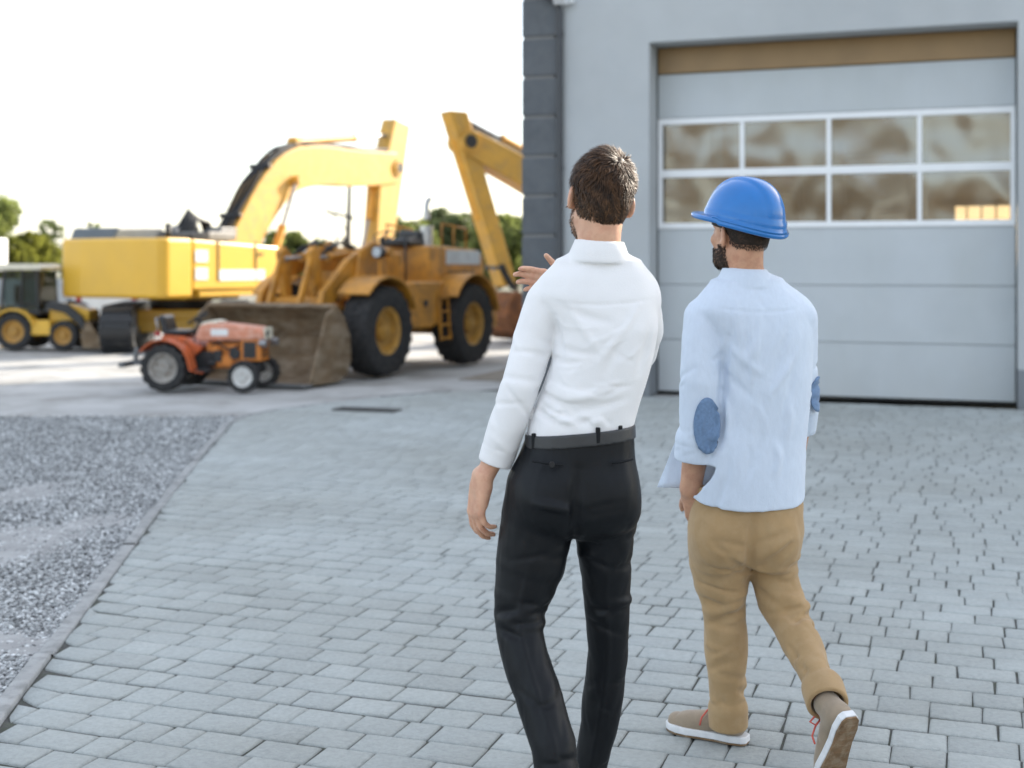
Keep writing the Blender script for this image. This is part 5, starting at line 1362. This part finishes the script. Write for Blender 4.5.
# ---------------- backhoe loader far left
def backhoe():
    x,y=G0(17,350.5)
    t=empty('backhoe_loader',(x+.0,y+.42,0),math.radians(-4),'yellow and black backhoe loader with a cab, beyond the big excavator tail','backhoe loader')
    R=.345; Rf=.275; wb=.90
    for sy in (-1,1):
        wheel(t,(0,sy*.42,R),R,.24,rim_y,lugs=14,rimr=.56,side=sy,lugh=.022)
        wheel(t,(wb,sy*.40,Rf),Rf,.2,rim_y,lugs=13,rimr=.56,side=sy,lugh=.018)
    k=MB(); k.box((.45,0,.42),(1.5,.5,.22)); k.prism([(.30,.28),(.70,.28),(.66,.55),(.34,.55)],-.50,-.3); k.prism([(.30,.28),(.70,.28),(.66,.55),(.34,.55)],.3,.50); k.build('chassis',exc_m,t,bevel=.02)
    k=MB(); k.prism([(.55,.5),(1.28,.5),(1.30,.72),(.95,.82),(.55,.86)],-.26,.26); k.build('hood',exc_m,t,bevel=.04)
    for sy in (-1,1):
        k=MB(); n=12; P=[((R+.07)*math.cos(.3+2.4*i/n),R+(R+.07)*math.sin(.3+2.4*i/n)) for i in range(n+1)]
        k.prism(P+[(x_*.92,R+(z_-R)*.92) for x_,z_ in P[::-1]],sy*.30,sy*.56); k.build('fender',exc_m,t,auto=True)
        k=MB(); k.prism([(.52,.80),(.66,.90),(.95,.84),(1.22,.62),(1.36,.34),(1.28,.26),(1.14,.48),(.90,.68),(.62,.74)],sy*.33,sy*.42); k.build('loader_arm',dark_m,t,bevel=.015)
    # cab
    cab=MB()
    for x_ in (-.28,.42):
        for sy in (-1,1): cab.bar((x_,sy*.40,.70),(x_*.86+.02,sy*.38,1.45),.05,.05)
    for sy in (-1,1): cab.bar((.1,sy*.40,.72),(.1,sy*.385,1.45),.035,.035)
    cab.box((.07,0,.68),(.80,.86,.06)); co_=cab.build('cab',dark_m,t,bevel=.008)
    MB().prism([(-.36,1.45),(.48,1.45),(.50,1.50),(.42,1.56),(-.30,1.56),(-.38,1.50)],-.46,.46).build('roof',cream_m,co_,bevel=.02)
    for sy in (-1,1): MB().box((.08,sy*.392,1.08),(.62,.006,.70)).build('window',clear_m,co_)
    MB().box((.42,0,1.08),(.006,.70,.70)).build('windscreen',clear_m,co_)
    k=MB(); k.box((.02,0,.82),(.26,.30,.08)); k.box((-.12,0,1.0),(.08,.30,.34)); k.build('seat',seat_m,t,bevel=.03)
    k=MB(); k.tube([(.34,0,.72),(.28,0,.98)],.02,8); k.lathe([(.11,-.01),(.12,0),(.11,.01),(.1,0),(.11,-.01)],(.28,0,.99),'z',20); k.build('steering_wheel',dark_m,t,smooth=True)
    # front bucket and rear arm
    k=MB(); k.prism([(1.30,.05),(1.75,.05),(1.75,.08),(1.36,.10),(1.32,.30),(1.40,.52),(1.36,.54),(1.25,.32)],-.52,.52); 
    for sy in (-1,1): k.prism([(1.30,.05),(1.75,.05),(1.40,.54),(1.25,.32)],sy*.52,sy*.55)
    k.build('front_bucket',bucket_m,t)
    k=MB(); k.box((-.42,0,.5),(.16,.7,.6)); k.prism([(-.45,.55),(-.60,.55),(-1.35,1.45),(-1.20,1.55)],-.09,.09); k.prism([(-1.20,1.55),(-1.40,1.48),(-1.50,.55),(-1.38,.50)],-.07,.07); k.build('backhoe_arm',exc_m,t,bevel=.015)
    k=MB(); k.prism([(-1.5,.55),(-1.32,.55),(-1.15,.3),(-1.3,.14),(-1.55,.2)],-.2,.2); k.build('rear_bucket',bucket_m,t,bevel=.01)
    for sy in (-1,1):
        k=MB(); k.bar((-.45,sy*.36,.55),(-.55,sy*.40,.05),.08,.08); k.box((-.56,sy*.40,.02),(.2,.16,.04)); k.build('stabiliser_leg',exc_m,t,bevel=.01)
    return t
backhoe()
# ------------------------------------------------------------------ background
bark_m=mat('bark',(.09,.065,.045),rough=.95,var=.25,vscale=12,bump=.4,bscale=20)
def leaf_mat(name,col):
    m=mat(name,col,rough=.6,spec=.3,var=.2,vscale=.6); m=tint_mat(m,'tint',.5,1.6)
    nt=m.node_tree; N=nt.nodes; L=nt.links; b=N['Principled BSDF']
    tl=N.new('ShaderNodeBsdfTranslucent'); ad=N.new('ShaderNodeMixShader'); ad.inputs[0].default_value=.62
    L.new(b.inputs['Base Color'].links[0].from_socket,tl.inputs['Color'])
    L.new(b.outputs[0],ad.inputs[1]); L.new(tl.outputs[0],ad.inputs[2]); L.new(ad.outputs[0],N['Material Output'].inputs['Surface'])
    return m
leaf_g=leaf_mat('green_leaf',(.17,.20,.06)); leaf_y=leaf_mat('yellow_green_leaf',(.21,.22,.04)); leaf_d=leaf_mat('dark_leaf',(.115,.14,.06))
def leaf_cloud(r,centres,n,size):
    ci=r.integers(0,len(centres),n); c=np.array([q[:3] for q in centres])[ci]; rad=np.array([q[3] for q in centres])[ci]
    u=r.normal(size=(n,3)); u/=np.linalg.norm(u,axis=1)[:,None]; p=c+u*(rad*r.uniform(.25,1.08,n)**.6)[:,None]*np.array([1,1,.85])
    a=r.normal(size=(n,3)); a/=np.linalg.norm(a,axis=1)[:,None]; b=np.cross(a,r.normal(size=(n,3))); b/=np.linalg.norm(b,axis=1)[:,None]
    s=(size*r.uniform(.6,1.4,n))[:,None]
    V=np.stack([p-a*s,p+b*s*.55,p+a*s,p-b*s*.55],1).reshape(-1,3); Q=np.arange(4*n).reshape(n,4)
    T=np.repeat(np.clip(r.normal(.5,.22,n)+(ci%5-2)*.06,0,1),4)
    return V,Q,T
def tree(x,y,h,cw,lm,label,seed,n=3500,leaf=.10,dens=1.7,name='tree',trunk_r=None,cz=.62,group='trees beyond the yard'):
    r=np.random.default_rng(seed); t=empty(name,(x,y,-.05),r.uniform(0,6),label,'tree',group)
    tr=trunk_r or h*.022; k=MB()
    top=(r.normal(0,.03)*h,r.normal(0,.03)*h,h*.8)
    k.tube([(0,0,0),(r.normal(0,.01)*h,0,h*.25),(top[0]*.6,top[1]*.6,h*.5),top],[tr*1.25,tr,tr*.7,tr*.25],9)
    cs=[]
    for i in range(9):
        a=i*2.4+r.uniform(-.4,.4); zz=h*r.uniform(.3,.6); e=(cw*.38*r.uniform(.5,1.05)*math.cos(a),cw*.38*r.uniform(.5,1.05)*math.sin(a),zz+h*r.uniform(.08,.28))
        k.tube([(0,0,zz*.8),((e[0])*.5,e[1]*.5,zz+.02*h),e],[tr*.5,tr*.32,tr*.1],6)
        cs.append((*e,cw*.20*r.uniform(.7,1.2)))
    for i in range(12):
        a=r.uniform(0,6.3); q=r.uniform(.1,1)**.5*cw*.40; zz=h*(cz+r.uniform(-.30,.30)); sh=math.sqrt(max(.05,1-((zz/h-cz)/.36)**2))
        cs.append((q*sh*math.cos(a),q*sh*math.sin(a),zz,cw*.17*r.uniform(.6,1.25)))
    k.build('trunk',bark_m,t,smooth=True)
    cs.append((0,0,h*cz,cw*.26)); cs.append((0,0,h*(cz-.2),cw*.24)); cs.append((0,0,h*(cz+.18),cw*.2))
    V,Q,T=leaf_cloud(r,cs,int(n*dens),leaf); link('crown',fast_mesh('crown',V,Q,{'tint':T}),lm,t)
    return t
def tpx(px_,ytop,Z,wpx,lm,label,seed,**k):
    h=CAMH+(HZ-ytop)*Z/F; tree((px_-512)*Z/F,Z,h+.05,wpx*Z/F,lm,label,seed,**k)
tpx(-22,186,44,84,leaf_g,'green tree at the left edge of the yard, the tallest there',1,n=5200,leaf=.13)
tpx(30,228,50,74,leaf_y,'bright yellow-green bush of a tree behind the backhoe cab',2,n=4200,leaf=.15,cz=.52)
tpx(6,226,46,60,leaf_y,'low yellow-green tree behind the white lorry box',9,n=3200,leaf=.14,cz=.55)
tpx(288,226,58,56,leaf_g,'tree showing under the raised excavator boom',3,n=2600,leaf=.16,cz=.55)
tpx(404,214,62,74,leaf_g,'rounded green tree behind the loader operator seat',4,n=3000,leaf=.17,cz=.55)
tpx(450,205,66,80,leaf_d,'darker broad tree behind the loader exhaust',5,n=3400,leaf=.18,cz=.55)
tpx(516,205,54,84,leaf_g,'green tree half hidden by the dark workshop corner',6,n=3600,leaf=.15,cz=.55)
tpx(480,228,70,70,leaf_g,'low tree between the second excavator arm and the loader hood',7,n=2200,leaf=.18,cz=.55)
tpx(330,238,72,60,leaf_d,'low dark tree behind the leaning utility pole',8,n=2200,leaf=.18,cz=.55)
# far wood that closes the view
r=np.random.default_rng(77); cs=[]
for i in range(420):
    x=-75+i*.40+r.normal(0,.5); cs.append((x,95+r.normal(0,5),r.uniform(.3,2.6+1.0*math.sin(x*.13)+.8*math.sin(x*.41+1)),r.uniform(.7,1.5)))
V,Q,T=leaf_cloud(r,cs,26000,.30)
tag(link('distant_wood',fast_mesh('distant_wood',V,Q,{'tint':T}),leaf_d),kind='stuff')
# unseen leaves added behind the camera for amber reflections in the door panes
cs=[]
for i in range(120):
    x=-22+i*.42+r.normal(0,.4); cs.append((x,-24+r.normal(0,1.5),r.uniform(1.,6.5+1.8*math.sin(i*.31)+1.2*math.sin(i*.83)),r.uniform(.8,1.8)))
V,Q,T=leaf_cloud(r,cs,16000,.24)
tag(link('reflection_leaves',fast_mesh('reflection_leaves',V,Q,{'tint':T}),leaf_mat('amber_reflection_leaf',(.46,.33,.16))),kind='stuff')
# utility pole
pole_m=mat('weathered_pole',(.10,.085,.07),rough=.9,var=.2,vscale=6)
Z=64.; x=(347-512)*Z/F; hp=CAMH+(HZ-177)*Z/F
t=empty('utility_pole',(x,Z,-.07),.1,'weathered utility pole with a crooked crossarm between the excavator boom and stick','utility pole')
k=MB(); k.tube([(0,0,0),(.05,0,hp*.5),(.14,0,hp+.07)],[.17,.14,.10],10); k.build('pole',pole_m,t,smooth=True)
k=MB(); zc=CAMH+(HZ-215)*Z/F; k.bar((-1.05,0,zc+.25),(.35,0,zc-.1),.12,.14); k.bar((-.75,0,zc+.1),(.05,0,zc-.75),.06,.06); k.build('crossarm',pole_m,t)
for xx in (-.95,-.45,.2):
    k=MB(); z0=zc+.25-.25*(xx+1.05); k.lathe([(.0,0),(.05,0),(.05,.05),(.03,.08),(.06,.12),(.03,.2),(.0,.22)],(xx,0,z0+.06),'z',10); k.build('insulator',white_m,t,smooth=True)
k=MB(); 
for q in range(2):
    za=zc+.35+.3*q; k.tube([(x-.9+0*s,Z,za) for s in (0,)]+[(x-.9-s*2.0,Z-.3*s,za+.75*((s/12.)-.5)**2*4*.5-.37+.08*s) for s in range(1,22)],.018,5)
tag(k.build('power_line',dark_m,None),'thin overhead cable sagging across the pale sky to the left of the pole','power line')
# far left: grey fence, white lorry box, white van
fence_m=mat('fence_sheet',(.33,.36,.39),rough=.6,var=.1,vscale=1.)
t=empty('sheet_fence',(-14.6,33,-.02),math.radians(8),'grey corrugated sheet fence behind the backhoe loader','fence')
k=MB(); n=90; W_=7.; P=[(-W_/2+W_*i/n,.035*(1 if i%4<2 else -1)) for i in range(n+1)]
k.prism(P+[(x,y+.012) for x,y in P[::-1]],.05,1.2,'xy'); k.build('sheet',fence_m,t)
for i in range(4): MB().box((-3.4+i*2.27,.09,.62),(.08,.08,1.25)).build('post',greysteel_m,t)
Z=29.; bxr=(7-512)*Z/F; zb=CAMH-(271-HZ)*Z/F; zt=CAMH-(237-HZ)*Z/F
t=empty('box_lorry',(bxr-2.8,Z+.8,-.02),0,'white box lorry at the far left edge beyond the backhoe','lorry')
k=MB(); k.box((0,0,(zb+zt)/2+.02),(4.4,1.6,zt-zb)); k.build('cargo_box',white_m,t,bevel=.04)
k=MB(); k.box((-.6,0,zb-.12),(3.4,.7,.2)); k.build('chassis',dark_m,t)
for sx in (-1.6,.6):
    for sy in (-1,1): wheel(t,(sx,sy*.6,.42),.42,.22,rim_g,rimr=.6,side=sy)
k=MB(); k.prism([(-2.25,.55),(-3.6,.55),(-3.65,1.1),(-3.3,1.7),(-2.25,1.75)],-.75,.75); cb=k.build('cab',white_m,t,bevel=.05)
for sy in (-1,1): MB().prism([(-2.5,1.15),(-3.2,1.15),(-3.1,1.6),(-2.5,1.62)],sy*.752,sy*.758).build('window',glass_m,cb)
x,y=-9.35,30.5
t=empty('white_van',(x,y,-.02),math.radians(100),'white van seen through the gap under the big excavator tail','van')
k=MB(); k.prism([(-1.7,.25),(1.75,.25),(1.85,.55),(1.75,.80),(1.25,.90),(.75,1.42),(-1.65,1.46),(-1.75,.9)],-.72,.72); k.build('body',white_m,t,bevel=.06)
for sx in (-1.1,1.15):
    for sy in (-1,1): wheel(t,(sx,sy*.64,.28),.28,.17,rim_g,rimr=.62,side=sy)
for sy in (-1,1): MB().prism([(1.15,.92),(.72,1.36),(.15,1.37),(.15,.92)],sy*.722,sy*.728).build('window',glass_m,t)
MB().box((-1.715,0,1.2),(.03,1.1,.34),Matrix.Rotation(-.09,3,'Y')).build('rear_window',glass_m,t)
for sy in (-1,1): MB().box((-1.735,sy*.6,.75),(.04,.12,.28)).build('tail_light',mat('tail_red',(.35,.02,.02),rough=.3),t,bevel=.01)
man_white(); man_blue()
# ------------------------------------------------------------------ camera, light
cam=bpy.data.cameras.new('camera'); co=bpy.data.objects.new('camera',cam); C.objects.link(co)
co.location=(0,0,CAMH); co.rotation_euler=(PI/2,0,0)
cam.sensor_width=36; cam.lens=F/1024*36; cam.shift_y=-(384-HZ)/1024
cam.clip_start=.1; cam.clip_end=3000
cam.dof.use_dof=True; cam.dof.focus_distance=3.75; cam.dof.aperture_fstop=2.3; cam.dof.aperture_blades=9
S.camera=co
w=bpy.data.worlds.new('World'); S.world=w; w.use_nodes=True
nt=w.node_tree; bg=nt.nodes['Background']; sk=nt.nodes.new('ShaderNodeTexSky'); sk.sky_type='NISHITA'; sk.sun_disc=False
SUN_AZ,SUN_EL=math.radians(50),math.radians(25)
sk.sun_elevation=SUN_EL; sk.sun_rotation=SUN_AZ; sk.air_density=1.0; sk.dust_density=1.5; sk.ozone_density=1.0
# thin bright cloud veil over the whole sky
mx=nt.nodes.new('ShaderNodeMix'); mx.data_type='RGBA'; mx.inputs['Factor'].default_value=.6; mx.inputs['B'].default_value=(2.26,2.24,2.18,1)
nt.links.new(sk.outputs['Color'],mx.inputs['A']); nt.links.new(mx.outputs['Result'],bg.inputs['Color']); bg.inputs['Strength'].default_value=.15
sl=bpy.data.lights.new('sun','SUN'); so=bpy.data.objects.new('sun',sl); C.objects.link(so)
sl.energy=2.5; sl.angle=math.radians(.5); sl.color=(1,.9,.76)
d=Vector((math.sin(SUN_AZ)*math.cos(SUN_EL),math.cos(SUN_AZ)*math.cos(SUN_EL),math.sin(SUN_EL)))
so.rotation_euler=d.to_track_quat('Z','Y').to_euler(); so.location=(20,20,20)
S.view_settings.view_transform='Standard'; S.view_settings.look='None'; S.view_settings.gamma=1; S.view_settings.exposure=2.0
S.render.engine='CYCLES'; S.cycles.use_denoising=True; S.cycles.max_bounces=8; S.cycles.diffuse_bounces=4; S.cycles.transparent_max_bounces=16
S.cycles.sample_clamp_indirect=6
